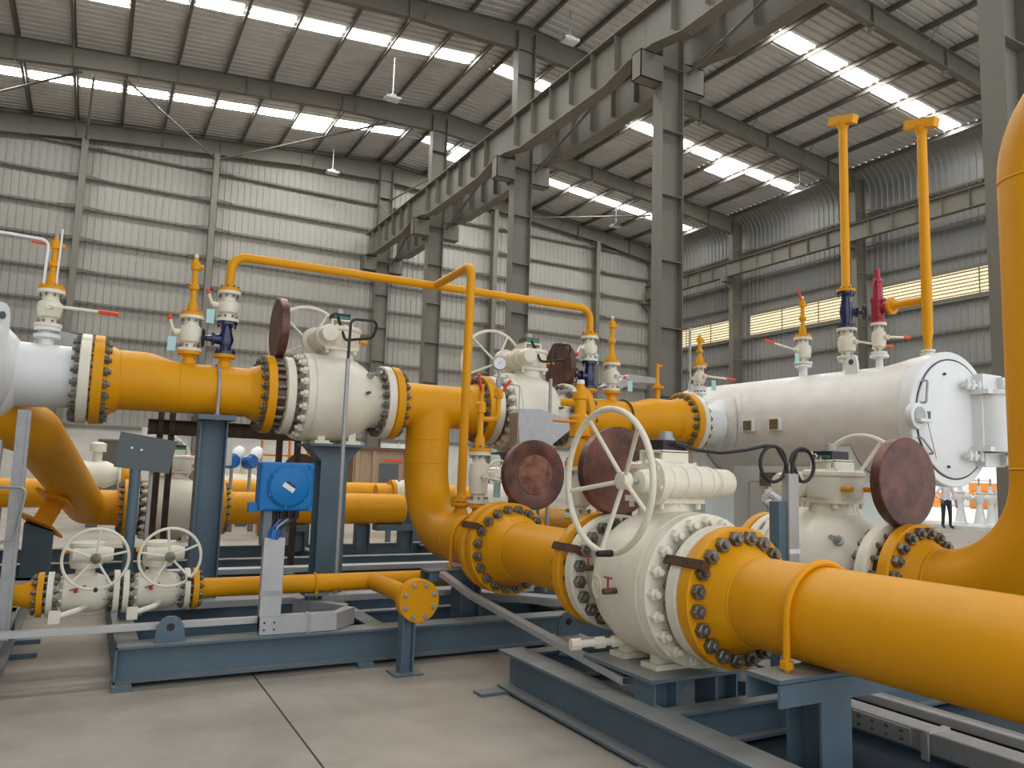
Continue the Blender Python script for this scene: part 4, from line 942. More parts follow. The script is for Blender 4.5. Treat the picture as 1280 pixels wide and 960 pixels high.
g = G(); g.prism([(0, 0), (.12, 0), (.12, -.06), (.05, -.13), (0, -.13)], (2.93, 3.45, .395), (1, 0, 0), (0, 0, 1), (0, 1, 0), .012); t.part('gusset', g, 'blue_steel', smooth=False)
t = support('blue-grey post under the second line valve', L2, 3.9, .28, .42); hpost(t, L2, 3.9, .02, .40); g = G(); g.box(L2 - .3, L2 + .3, 3.6, 4.2, .395, .415); t.part('top_plate', g, 'blue_steel', smooth=False)

# ------------------------------------------------------------------ small line along X
SY, SZ, SR = 6.5, .53, .073
def small_wheel_valve(label, x):
    t = T('gear_ball_valve', label, 'valve', (x, SY, SZ - .16), group='small cream valves with handwheels')
    g = G(); g.lathe([(-.20, .075), (-.16, .08), (-.13, .13), (-.06, .14), (.07, .14), (.13, .12), (.17, .08), (.2, .075)], (x, SY, SZ), 'X', 32); t.part('body', g, 'cream')
    for s in (-1, 1):
        g = G(); g.lathe([(s * .19, .155), (s * .228, .155)], (x, SY, SZ), 'X', 32); t.part('end_flange', g, 'cream')
    ring_bolts(t, (x - .11, SY, SZ), 'X', .05, .115, 10, .012, 'cream'); ring_bolts(t, (x + .11, SY, SZ), 'X', .03, .11, 10, .012, 'galv')
    studs(t, (x + .24, SY, SZ), 'X', .11, .125, 12, .02, 'bolt'); studs(t, (x - .24, SY, SZ), 'X', .11, .125, 12, .02, 'bolt')
    g = G(); g.lathe([(SZ + .11, .07), (SZ + .18, .06), (SZ + .18, .10), (SZ + .20, .10)], (x, SY, 0), 'Z', 20); t.part('stem_neck', g, 'cream')
    g = G(); g.lathe([(SZ + .20, .11), (SZ + .33, .11), (SZ + .34, .12), (SZ + .36, .12), (SZ + .37, .06)], (x, SY, 0), 'Z', 24); gb = t.part('gearbox', g, 'cream')
    g = G(); g.lathe([(-.14, .05), (-.03, .06), (.05, .06), (.12, .045)], (x + .05, SY - .09, SZ + .28), 'X', 16); t.part('worm_housing', g, 'cream', gb)
    wy = SY - .30; wx = x + .055; wz = SZ + .272
    g = G(); g.cyl((wx, SY - .05, wz), (wx, wy + .02, wz), .016, n=8); t.part('input_shaft', g, 'cream', gb)
    g = G(); g.torus((wx, wy, wz), 'Y', .208, .0105, 48, 8); hw = t.part('handwheel', g, 'cream')
    for k in range(5):
        th = 2 * PI * k / 5 + (1.5 if x < .3 else 1.7)
        g = G(); g.cyl((wx, wy + .03, wz), (wx + 0.208 * math.cos(th), wy, wz + 0.208 * math.sin(th)), .009, n=6); t.part('spoke', g, 'cream', hw)
    g = G(); g.lathe([(.045, .035), (.0, .035), (-.005, .02)], (wx, wy, wz), 'Y', 16); t.part('hub', g, 'red_valve' if 0 else 'bolt', hw)
    g = G(); th = -1.5 if x < .3 else -.85; g.cyl((wx + 0.208 * math.cos(th), wy - .005, wz + 0.208 * math.sin(th)), (wx + 0.208 * math.cos(th), wy - .06, wz + 0.208 * math.sin(th)), .014, n=8); t.part('grip', g, 'black', hw)
    g = G(); g.tube(bend([(x + .02, SY - .12, SZ - .08), (x - .02, SY - .24, SZ - .08), (x - .16, SY - .26, SZ - .12)], .04), .02, 8); g.box(x - .20, x - .13, SY - .29, SY - .22, SZ - .16, SZ - .08); t.part('drain_valve', g, 'cream')
    g = G(); g.cyl((x - .05, SY - .13, SZ + .04), (x - .05, SY - .19, SZ + .04), .015, n=8); g.cyl((x - .09, SY - .19, SZ + .045), (x + .01, SY - .19, SZ + .075), .006, n=5); t.part('grease_fitting', g, 'red_valve')
    g = G(); g.cyl((x - .1, SY - .02, SZ + .30), (x - .16, SY - .02, SZ + .30), .015, n=8); t.part('stop_bolt', g, 'yellow')
small_wheel_valve('small cream valve with handwheel on the low yellow line, nearer the left edge', .04)
small_wheel_valve('small cream valve with handwheel on the low yellow line, below the grey plate', .52)
t = T('small_pipe', 'thin yellow pipe entering at the left edge before the two small valves', 'pipe', (-1.0, SY, SZ - SR), group='thin low yellow pipes')
g = G(); g.lathe([(-3, SR), (-.36, SR), (-.28, .10), (-.245, .10)], (0, SY, SZ), 'X', 28); t.part('pipe', g, 'yellow'); g = G(); g.lathe([(-.248, .155), (-.21, .155)], (0, SY, SZ), 'X', 32); t.part('flange', g, 'yellow')
t = T('small_pipe', 'thin yellow pipe with tee and blind flange running right of the two small valves', 'pipe', (2.2, SY, SZ - SR), group='thin low yellow pipes')
g = G(); g.lathe([(.77, .155), (.81, .155)], (0, SY, SZ), 'X', 32); t.part('flange', g, 'yellow')
g = G(); g.lathe([(.80, .10), (.86, SR + .004), (.88, SR), (3.7, SR)], (0, SY, SZ), 'X', 28); t.part('pipe', g, 'yellow')
g = G(); g.lathe([(5.60, SR), (6.5, SR)], (2.22, 0, SZ), 'Y', 28); t.part('branch', g, 'yellow')
g = G(); g.lathe([(5.47, .155), (5.51, .155), (5.51, .10), (5.60, SR)], (2.22, 0, SZ), 'Y', 36); t.part('branch_flange', g, 'yellow')
g = G(); g.lathe([(5.415, .15), (5.42, .157), (5.462, .157)], (2.22, 0, SZ), 'Y', 40); t.part('blind_flange', g, 'yellow')
studs(t, (2.22, 5.462, SZ), 'Y', .09, .122, 8, .02, 'galv')
t = support('short blue-grey stub under the thin yellow pipe beside the junction box', 1.72, SY, SK, .45); hpost(t, 1.72, SY, SK, SZ - SR - .015, .12, .12); g = G(); g.box(1.62, 1.82, SY - .1, SY + .1, SZ - SR - .018, SZ - SR - .004); t.part('top_plate', g, 'blue_steel', smooth=False); ubolt(t, (1.72, SY, SZ), 'X', SR + .008, SR + .03, 'yellow', .007)
t = support('slim blue-grey post standing on the floor under the yellow blind flange', 2.16, 5.52, 0, .4); hpost(t, 2.16, 5.50, .012, .45, .1, .1); g = G(); g.box(2.05, 2.27, 5.40, 5.60, 0, .014); t.part('base_plate', g, 'blue_steel', smooth=False); g = G(); g.box(2.09, 2.24, 5.46, 5.56, .445, .46); t.part('top_plate', g, 'blue_steel', smooth=False)

# ------------------------------------------------------------------ junction box and cable ducts
JX, JY, JZ = 1.31, 5.88, 1.335
t = T('junction_box', 'bright blue junction box with round screw cover on an aluminium duct', 'junction box', (JX, JY, JZ - .19))
g = G(); g.box(JX - .20, JX + .20, JY, JY + .16, JZ - .18, JZ + .18); ob = t.part('enclosure', g, 'jb_blue', smooth=False)
bv = ob.modifiers.new('bevel', 'BEVEL'); bv.width = .02; bv.segments = 3
for sx_ in (-1, 1):
    for sz_ in (-1, 1):
        g = G(); g.cyl((JX + sx_ * .175, JY + .02, JZ + sz_ * .155), (JX + sx_ * .175, JY - .015, JZ + sz_ * .155), .02, n=12); t.part('corner_lug', g, 'jb_blue')
g = G(); g.lathe([(.0, .155), (-.012, .155), (-.018, .148), (-.022, .14), (-.03, .138), (-.033, .13)], (JX + .01, JY, JZ), 'Y', 44); cv = t.part('cover', g, 'jb_blue')
for k in range(6):
    th = 2 * PI * k / 6 + .4; g = G(); g.cyl((JX + .01 + .15 * math.cos(th), JY - .005, JZ + .15 * math.sin(th)), (JX + .01 + .15 * math.cos(th), JY - .03, JZ + .15 * math.sin(th)), .012, n=8); t.part('cover_lug', g, 'jb_blue', cv)
u = Vector((.83, 0, -.55)); v = Vector((.55, 0, .83)); n_ = Vector((0, -1, 0))
g = G(); g.obox(Vector((JX + .005, JY - .035, JZ - .005)), (.095, .035, .004), u, v, n_); t.part('label_plate', g, 'label_white', cv, smooth=False)
g = G(); g.obox(Vector((JX + .022, JY - .035, JZ + .018)), (.075, .018, .004), u, v, n_); t.part('label_plate', g, 'dark', cv, smooth=False)
g = G(); g.box(JX - .26, JX - .19, JY + .03, JY + .10, JZ - .19, JZ - .12); t.part('side_gland', g, 'jb_blue', smooth=False)
for k in range(5):
    x = JX - .12 + .055 * k
    g = G(); g.cyl((x, JY + .08, JZ - .17), (x, JY + .08, JZ - .24), .02, n=8); t.part('cable_gland', g, 'black')
    g = G(); g.tube([(x, JY + .08, JZ - .24), (JX - .06 + (x - JX) * .5, JY + .07, JZ - .30), (JX - .07 + (x - JX) * .25, JY + .05, JZ - .40)], .010, 6); t.part('cable', g, ('galv', 'dark', 'blue_inst', 'galv', 'hose')[k])
t = T('cable_duct', 'upright aluminium cable duct carrying the blue junction box', 'cable duct', (JX - .05, JY, SK), group='aluminium cable ducts')
g = G(); g.box(JX - .14, JX + .01, JY + .0, JY + .07, SK + .02, .96); t.part('duct', g, 'aluminium', smooth=False)
g = G(); g.box(JX - .145, JX + .015, JY - .004, JY + .0, .54, .58); t.part('cover_joint', g, 'galv', smooth=False)
g = G(); g.box(JX - .15, JX - .09, JY + .03, JY + .16, .9, JZ + .1); g.box(JX - .02, JX + .04, JY + .14, JY + .17, .3, JZ + .1); t.part('back_rail', g, 'dusty_blue', smooth=False)
g = G(); g.tube([(JX - .07, JY + .03, .95), (JX - .06, JY + .03, 1.02)], .045, 10); t.part('cable_bundle', g, 'blue_inst')
t = T('cable_duct', 'bent aluminium cable duct lying on the front beam right of the upright duct', 'cable duct', (JX + .3, JY, SK), group='aluminium cable ducts')
g = G(); g.box(JX - .14, JX + .42, JY - .04, JY + .06, SK + .005, SK + .13); t.part('duct', g, 'aluminium', smooth=False)
g = G(); g.prism([(JX + .42, JY - .04), (JX + .62, JY + .16), (JX + .62, JY + .30), (JX + .42, JY + .06)], (0, 0, SK + .005), (1, 0, 0), (0, 1, 0), (0, 0, 1), .125); t.part('elbow_section', g, 'aluminium', smooth=False)
g = G(); g.prism([(JX + .62, JY + .16), (JX + .62, JY + .30), (JX + .36, JY + .75), (JX + .26, JY + .70)], (0, 0, SK + .005), (1, 0, 0), (0, 1, 0), (0, 0, 1), .125); t.part('return_section', g, 'galv', smooth=False)
g = G()
for i in range(2):
    for j in range(2): g.cyl((JX - .11 + .07 * i, JY - .045, SK + .04 + .05 * j), (JX - .11 + .07 * i, JY - .035, SK + .04 + .05 * j), .008, n=6)
t.part('rivets', g, 'dark', stuff=True)
g = G(); g.box(JX + .20, JX + .225, JY - .045, JY + .065, SK - .02, SK + .135); t.part('cover_joint', g, 'galv', smooth=False)
def tray(label, pts, w, h, m='aluminium', sup=()):
    t = T('cable_tray', label, 'cable tray', pts[0], group='aluminium cable trays')
    for a, b in zip(pts[:-1], pts[1:]):
        a = Vector(a); b = Vector(b); d = (b - a); L = d.length; d.normalize(); s = d.cross(Vector((0, 0, 1))).normalized(); up = s.cross(d)
        g = G(); c = (a + b) / 2
        g.obox(c, (L, w, .006), d, s, up); g.obox(c + s * w / 2 + up * h / 2, (L, .006, h), d, s, up); g.obox(c - s * w / 2 + up * h / 2, (L, .006, h), d, s, up); g.obox(c + up * h, (L, w * .94, .005), d, s, up)
        t.part('tray_section', g, m, smooth=False)
    for p in sup: g = G(); g.box(p[0] - .02, p[0] + .02, p[1] - .02, p[1] + .02, p[2], p[3]); t.part('tray_leg', g, 'blue_steel', smooth=False)
tray('long thin aluminium cable tray bridging the gap between the left skids', [(-3, 5.98, .345), (1.17, 5.98, .345)], .07, .035)
tray('aluminium cable tray running along the left skid behind the thin yellow pipe', [(.4, 7.0, .30), (4.0, 7.0, .30), (4.4, 7.4, .30)], .15, .05)
tray('aluminium cable tray at the back of the left skid', [(.6, 9.0, .30), (6.4, 9.0, .30)], .2, .05)
tray('narrow aluminium cable tray slanting along the foreground skid to the valve table', [(2.70, 6.12, .60), (2.80, 5.75, .475), (2.76, 3.62, .325)], .06, .04)
tray('aluminium cable tray crossing the foreground skid under the valve', [(3.0, 4.15, .30), (3.85, 3.2, .30)], .10, .05)
tray('wide dusty aluminium cable tray along the inner beam of the foreground skid', [(3.66, 3.15, .24), (3.66, -1.5, .24)], .14, .09, 'galv')
tray('thin aluminium rail above the wide tray of the foreground skid', [(3.90, 3.25, .30), (3.90, -1.5, .30)], .05, .04)
tray('aluminium cable tray on the floor between the skids behind the flange pair', [(3.2, 6.9, .30), (4.6, 5.4, .30), (6.4, 5.4, .30)], .2, .06)
for k, y in enumerate((2.62, 1.75)):
    t = T('splice_plate', 'riveted aluminium splice plate on the wide foreground tray, ' + ('behind the pipe support' if k == 0 else 'nearest the lower right corner'), 'plate', (3.58, y, .25), group='tray splice plates')
    g = G(); g.box(3.575, 3.585, y - .16, y + .16, .25, .325); t.part('plate', g, 'galv', smooth=False)
    g = G()
    for i in range(4):
        for j in range(2): g.cyl((3.577, y - .12 + .08 * i, .268 + .038 * j), (3.566, y - .12 + .08 * i, .268 + .038 * j), .009, n=6)
    t.part('rivets', g, 'bolt', stuff=True)
    g = G(); g.box(3.566, 3.74, y - .26, y - .225, .325, .34); g.box(3.56, 3.575, y - .26, y - .225, .21, .34); t.part('clamp', g, 'aluminium', smooth=False)
t = T('cable_duct', 'upright aluminium cable duct between the foreground valve and the second valve', 'cable duct', (4.0, 3.58, .28), group='aluminium cable ducts')
g = G(); g.box(3.97, 4.06, 3.53, 3.59, .28, 1.54); t.part('duct', g, 'aluminium', smooth=False); g = G(); g.box(3.90, 3.965, 3.55, 3.63, .28, 1.36); t.part('back_rail', g, 'blue_steel', smooth=False)
g = G(); g.box(3.965, 4.065, 3.525, 3.53, 1.03, 1.06); t.part('tie_label', g, 'label_white', smooth=False)
t = T('cable_duct', 'upright grey aluminium cable duct standing at the left frame edge', 'cable duct', (-.42, 6.3, .27), group='aluminium cable ducts')
g = G(); g.box(-.46, -.39, 6.27, 6.33, .27, 1.82); t.part('duct', g, 'galv', smooth=False); g = G(); g.box(-.395, -.38, 6.26, 6.34, .27, 1.82); t.part('side_lip', g, 'galv', smooth=False)
g = G(); g.tube(bend([(-.85, 6.2, 1.30), (-.36, 6.2, 1.29), (-.40, 6.2, .95), (-.9, 6.1, .80)], .04), .012, 6); single('hand_rail', g, 'galv', 'bent galvanised tube rail at the left frame edge', 'rail')
t = T('cable_hood', 'galvanised trapezoid cable hood in front of the right header valve', 'cable hood', (4.1, 6.9, 1.6), group='galvanised cable hoods')
g = G(); g.prism([(3.83, 1.72), (3.80, 2.10), (3.84, 2.14), (4.06, 2.15), (4.44, 2.06), (4.44, 1.96), (4.10, 1.70), (3.95, 1.67)], (0, 6.85, 0), (1, 0, 0), (0, 0, 1), (0, 1, 0), .20); t.part('hood', g, 'galv', smooth=False)
g = G(); g.box(3.92, 4.06, 6.88, 7.0, .3, 1.7); t.part('duct', g, 'aluminium', smooth=False)
# conduits and hoses of the header valves
for x, lb in ((2.045, 'left'), (4.27, 'right')):
    t = T('conduit', 'upright galvanised conduit with black hose in front of the %s header valve' % lb, 'conduit', (x, 7.0, SK), group='valve conduits')
    g = G(); g.cyl((x, 7.0, SK), (x, 7.0, 2.50), .02, n=10); t.part('conduit_pipe', g, 'galv')
    g = G(); g.tube(bend([(x, 7.0, 2.48), (x + .01, 7.0, 2.88), (x + .30, 7.05, 2.90), (x + .26, 7.10, 2.74), (x + .05, 7.3, 2.72), (x, HY - .08, 3.0)], .06), .014, 8); t.part('hose', g, 'hose')
# control cables of the front valves
t = T('control_cable', 'black control cable looping from the foreground valve indicator to the aluminium post', 'cable', (3.2, 3.6, 1.7))
p0 = Vector((3.08, 3.60, 1.70)); pe = Vector((4.02, 3.56, 1.56)); pts = [p0, (3.25, 3.6, 1.665), (3.45, 3.6, 1.655), (3.65, 3.59, 1.68), (3.82, 3.58, 1.715)]
pts += arc((3.88, 3.575, 1.60), (1, 0, 0), (0, 0, 1), .115, PI * .55, -PI * 1.6, 30) + [(3.985, 3.56, 1.60), (4.0, 3.56, 1.5)]
g = G(); g.tube(pts, .012, 8); t.part('cable_sheath', g, 'hose')
t = T('control_cable', 'black control cable looping from the aluminium post to the second valve indicator', 'cable', (4.3, 3.6, 1.7))
pts = [(4.03, 3.56, 1.5), (4.04, 3.56, 1.62)] + arc((4.13, 3.56, 1.60), (1, 0, 0), (0, 0, 1), .11, PI * .95, -PI * .55, 20) + [(4.04, 3.56, 1.60), (4.08, 3.56, 1.69), (4.2, 3.6, 1.70), (4.5, 3.75, 1.665), (4.72, 3.85, 1.665)]
g = G(); g.tube(pts, .012, 8); t.part('cable_sheath', g, 'hose')
for k in range(4):
    g = G(); p = (4.25 + .1 * k, 3.625 + .05 * k, 1.695 - .012 * k); g.lathe([(-.006, .017), (.006, .017)], p, 'X', 8); t.part('cable_tie', g, 'label_white')
# tilted grey plate on its post
t = T('instrument_plate', 'tilted dark grey blank plate on a blue-grey tube post', 'plate', (.33, 6.9, SK))
g = G(); g.cyl((.33, 6.9, SK), (.33, 6.9, 1.45), .04, n=16); t.part('post', g, 'blue_steel')
uu = Vector((.985, 0, .0)); 
g = G(); g.prism([(.17, 1.44), (.575, 1.395), (.62, 1.66), (.20, 1.72)], (0, 6.86, 0), (1, 0, 0), (0, 0, 1), (0, 1, 0), .012); t.part('plate', g, 'sign_grey', smooth=False)
for x in (.29, .36):
    g = G(); g.cyl((x, 6.862, 1.595 - (x - .29) * .2), (x, 6.852, 1.595 - (x - .29) * .2), .010, n=8); t.part('rivet', g, 'label_white')
g = G(); g.cyl((.45, 6.93, SK), (.45, 6.93, 1.45), .016, n=8); t.part('conduit', g, 'galv')
# ------------------------------------------------------------------ second row behind the left skid (along X at Y = 11.5)
BY = 11.5
ball_valve('cream ball valve low in the second row, behind the grey plate and left header post', (1.06, BY, LZ), 0)
t = T('elbow_spool', 'thick yellow elbow pipe climbing to the upper left behind the left skid', 'pipe', (0, BY, LZ - RP), group='large yellow pipe spools')
flange(t, (.515, BY, LZ), 'X', -1, hub=.08)
pth = bend([(.38, BY, LZ), (.02, BY, LZ), (-.47, 8.15, 1.74), (-1.15, 7.2, 1.98)], .5, 16)
d = Vector((-.49, -3.35, .873)).normalized(); pq = Vector((-.47, 8.15, 1.74))
g = G(); g.tube(pth, RP, 40); t.part('pipe', g, 'yellow')
q = pq - d * 2.0; nn = Vector((-.35, .1, -.9)); nn = (nn - d * nn.dot(d)).normalized(); sd = d.cross(nn)
g = G(); g.obox(q + nn * (RP + .01), (.62, .34, .03), d, sd, nn); t.part('saddle_pad', g, 'yellow', smooth=False)
g = G(); g.obox(q + nn * (RP + .16), (.03, .2, .28), d, sd, nn); t.part('saddle_web', g, 'yellow', smooth=False)
g = G(); g.obox(q + nn * (RP + .31), (.85, .34, .025), d, sd, nn); t.part('saddle_base', g, 'yellow', smooth=False)
pb = q + nn * (RP + .33)
t = T('pipe_support', 'wide blue-grey pedestal with sloping top under the climbing yellow elbow pipe', 'support', (pb.x, pb.y, 0), group='blue-grey pipe supports')
g = G(); g.prism([(-.14, 0), (.14, 0), (.14, pb.z - .05), (-.14, pb.z + .05)], (pb.x, pb.y - .12, 0), (1, 0, 0), (0, 0, 1), (0, 1, 0), .24); t.part('post', g, 'blue_steel', smooth=False)
t = T('pipe_spool', 'yellow pipe with plain end in the second row, passing behind the blue junction box', 'pipe', (3, BY, LZ - RP), group='large yellow pipe spools')
flange(t, (1.605, BY, LZ), 'X', 1); g = G(); g.lathe([(1.8, RP), (4.34, RP), (4.36, RP - .02)], (0, BY, LZ), 'X', 40); t.part('pipe', g, 'yellow'); weld(t, (3.6, BY, LZ), 'X', RP - .003)
for x, lb in ((4.42, 'tall blue-grey post at the plain end of the second-row pipe'), (2.75, 'blue-grey post under the second-row pipe, behind the left header valve post')):
    t = support(lb, x, BY, .25, 1.0); hpost(t, x, BY, .25, LZ + .2 if x > 4 else LZ - RP, .2, .2)
    g = G(); g.box(x - .5 if x > 4 else x - .2, x + .12, BY - .12, BY + .12, LZ - RP - .10, LZ - RP - .005); t.part('channel', g, 'blue_steel', smooth=False)
t = support('short blue-grey stub post left of the plain end of the second-row pipe', 3.72, BY, .25, .6); hpost(t, 3.72, BY, .25, LZ - RP, .2, .2)
# rusty stand
t = T('rusty_stand', 'dark rusty steel stand behind the left header valve', 'stand', (1.5, 9.62, 0))
g = G(); g.ibeam((.55, 9.62, 1.88), (2.65, 9.62, 1.88), .17, .14, .012, .01); t.part('crossbeam', g, 'rust_steel', smooth=False)
for x in (.68, .80, 2.02, 2.24): g = G(); g.box(x - .03, x + .03, 9.57, 9.67, 0, 1.8 if x > 1 else 2.05); t.part('leg', g, 'rust_steel', smooth=False)
g = G(); g.lathe([(-.04, .26), (.04, .26)], (2.95, 12.4, 1.42), 'Y', 32); o = single('blank_disc', g, 'rust_steel', 'reddish-brown steel disc standing behind the blue junction box', 'disc')
g = G(); g.box(2.8, 3.1, 12.2, 12.6, .25, 1.16); single('disc_pedestal', g, 'blue_steel', 'blue-grey pedestal below the reddish-brown disc behind the junction box', 'pedestal', smooth=False)

# further equipment
def far_valve(label, x, y, z, s=1.0, wheel=True, box=None, m='cream'):
    t = T('far_valve', label, 'valve', (x, y, 0), group='distant valves')
    g = G(); g.lathe([(-.45 * s, .18 * s), (-.3 * s, .30 * s), (.2 * s, .30 * s), (.45 * s, .18 * s)], (x, y, z), 'X', 24); t.part('body', g, m)
    for k in (-1, 1):
        g = G(); g.lathe([(k * .44 * s, .30 * s), (k * .5 * s, .30 * s)], (x, y, z), 'X', 28); t.part('end_flange', g, m)
        g = G(); g.lathe([(k * .51 * s, .30 * s), (k * .57 * s, .30 * s), (k * .57 * s, .2 * s), (k * .9 * s, .19 * s)], (x, y, z), 'X', 28); t.part('yellow_flange', g, 'yellow')
    g = G(); g.lathe([(z + .28 * s, .1 * s), (z + .5 * s, .1 * s), (z + .5 * s, .17 * s), (z + .68 * s, .17 * s), (z + .72 * s, .08 * s)], (x, y, 0), 'Z', 18); t.part('gearbox', g, m)
    if wheel:
        g = G(); g.torus((x - .1 * s, y - .4 * s, z + .6 * s), 'Y', .3 * s, .014, 32, 6); hw = t.part('handwheel', g, m)
        g = G()
        for k in range(3):
            th = PI * k / 3; u_ = Vector((math.cos(th), 0, math.sin(th))) * .3 * s; g.cyl(Vector((x - .1 * s, y - .4 * s, z + .6 * s)) - u_, Vector((x - .1 * s, y - .4 * s, z + .6 * s)) + u_, .01, n=5)
        t.part('spoke', g, m, hw)
    g = G(); g.box(x - .12, x + .12, y - .12, y + .12, 0, z - .26 * s); t.part('pedestal', g, 'blue_steel', smooth=False)
far_valve('distant cream valve between the climbing elbow pipe and the dark doorway', .15, 19.5, 1.15, 1.0, wheel=False)
far_valve('distant cream valve right of the left header post', 3.3, 19.5, .95, 1.0, wheel=False)
far_valve('distant cream valve with handwheel seen right of the yellow drop pipe', 5.1, 12.9, 1.05, .8)
far_valve('distant cream valve seen under the right header valve', 7.2, 13.9, 1.0, .8)
for x, y, lb in ((2.25, 14.6, 'left'), (2.55, 14.5, 'right')):
    t = T('transmitter', 'distant blue and white pressure transmitter behind the junction box, %s of the pair' % lb, 'transmitter', (x, y, 1.2), group='blue transmitters')
    g = G(); g.lathe([(-.14, .10), (-.12, .115), (.08, .115), (.10, .10)], (x, y, 1.52), (.4, -.9, .1), 20); t.part('housing', g, 'blue_inst')
    g = G(); g.lathe([(.0, .10), (.12, .12), (.22, .08)], (x + .05, y, 1.60), (.5, .5, .7), 14); t.part('cover', g, 'plastic')
    g = G(); g.cyl((x, y, .9), (x, y, 1.45), .03, n=8); t.part('post', g, 'galv')
t = T('control_cabinet', 'pale grey wall-mounted box on a post behind the left header post', 'cabinet', (2.0, 14, 0))
g = G(); g.box(1.85, 2.15, 14, 14.2, 1.45, 1.9); t.part('cabinet_body', g, 'saddle', smooth=False); g = G(); g.box(1.88, 2.12, 13.985, 14, 1.48, 1.87); t.part('door', g, 'saddle', smooth=False); g = G(); g.box(1.96, 2.04, 14.05, 14.15, 0, 1.45); t.part('post', g, 'dark', smooth=False)
t = T('pipe_rack', 'orange-yellow tube rack in the distance behind the junction box', 'rack', (4, 17.5, 0))
for x in (3.3, 3.9, 4.6): g = G(); g.cyl((x, 17.5, 0), (x, 17.5, 2.1), .03, n=8); t.part('upright', g, 'orange')
for z in (1.4, 1.7, 2.05): g = G(); g.cyl((3.2, 17.5, z), (4.8, 17.5, z), .025, n=8); t.part('rail', g, 'orange' if z < 2 else 'rust_steel')
g = G(); g.lathe([(1.2, .1), (1.3, .15), (1.8, .12), (1.9, .05)], (4.35, 17.3, 0), 'Z', 12); t.part('valve', g, 'yellow')
t = T('timber_crate', 'tall pale timber crate with dark opening beyond the plain pipe end', 'crate', (7.6, 22, 0))
g = G(); g.box(6.75, 8.7, 22, 23.6, 0, 1.98); t.part('crate_body', g, 'wood', smooth=False)
g = G(); g.box(6.60, 6.75, 22, 23.6, .1, 2.0); t.part('side_board', g, 'timber_dark', smooth=False)
for x in (6.8, 7.32, 8.32): g = G(); g.box(x, x + .12, 21.94, 22, .1, 1.98); t.part('batten', g, 'wood', smooth=False)
g = G(); g.box(6.6, 8.75, 21.92, 23.6, 1.98, 2.08); t.part('lid', g, 'timber_dark', smooth=False); g = G(); g.box(7.55, 8.15, 21.98, 22.0, .3, 1.62); t.part('opening', g, 'sign_grey', smooth=False)
g = G(); g.box(7.7, 8.3, 21.97, 21.985, 1.68, 1.74); t.part('stencil_strip', g, 'red', smooth=False)
t = T('ladder', 'thin grey upright ladder beside a dark post in front of the back wall', 'ladder', (7.1, 24, 0))
for x in (7.05, 7.35): g = G(); g.box(x - .025, x + .025, 24, 24.05, 0, 3.2); t.part('rail', g, 'hall_steel', smooth=False)
for k in range(10): g = G(); g.cyl((7.05, 24.02, .3 + .3 * k), (7.35, 24.02, .3 + .3 * k), .015, n=6); t.part('rung', g, 'hall_steel')
t = T('low_frame', 'low blue-grey bench frame on the floor beyond the second-row pipe', 'frame', (5.8, 14.5, 0), group='low floor frames')
g = G(); g.box(4.6, 6.4, 14.4, 14.55, .48, .58); t.part('top_rail', g, 'blue_steel', smooth=False)
for x in (4.7, 5.2, 5.7, 6.3): g = G(); g.box(x - .04, x + .04, 14.4, 14.5, 0, .48); t.part('leg', g, 'blue_steel', smooth=False)
t = T('low_frame', 'low grey rack of short legs behind the left header post', 'frame', (2.6, 17.5, 0), group='low floor frames')
g = G(); g.box(1.8, 4.4, 17.9, 18.1, .62, .72); t.part('top_rail', g, 'dusty_blue', smooth=False)
for k in range(6): x = 1.9 + .45 * k; g = G(); g.box(x - .05, x + .05, 17.9, 18.05, 0, .62); t.part('leg', g, 'dusty_blue', smooth=False)
g = G(); g.lathe([(-2.5, .2), (3.0, .2)], (4.6, 16.8, .95), 'X', 24); single('distant_pipe', g, 'yellow', 'distant yellow pipe above the second-row pipe, behind the junction box', 'pipe')
g = G(); g.lathe([(-1.5, .2), (1.1, .2)], (-1.6, 12.6, 1.0), 'X', 24); single('distant_pipe', g, 'yellow', 'distant yellow pipe at the left frame edge behind the aluminium duct', 'pipe')
g = G(); g.box(-1.2, -1.0, 12.5, 12.7, 0, .80); single('pipe_pedestal', g, 'blue_steel', 'blue-grey pedestal under the distant pipe at the left frame edge', 'pedestal', smooth=False)
g = G(); g.box(3.2, 3.4, 16.7, 16.9, 0, .75); single('pipe_pedestal', g, 'blue_steel', 'blue-grey pedestal under the distant pipe behind the junction box', 'pedestal', smooth=False)
for i, (x, y, lb) in enumerate(((.25, 10.0, 'beside the second-row skid'), (1.3, 13.3, 'behind the low cream valve'))):
    g = G()
    for k in range(6): g.torus((x + random.uniform(-.04, .04), y, .02 + .022 * k), (random.uniform(-.08, .08), random.uniform(-.08, .08), 1), .30 + random.uniform(-.05, .05), .012, 32, 6)
    single('cable_coil', g, 'hose', 'loose coil of dark cable on the floor ' + lb, 'cable coil', 'cable coils')
# white slanting crane-jib pole near the doorway
g = G(); g.tube([(.55, 13.0, .0), (.72, 13.2, 2.0)], .05, 10); single('leaning_pole', g, 'label_white', 'white pole leaning beside the dark grey plate', 'pole')

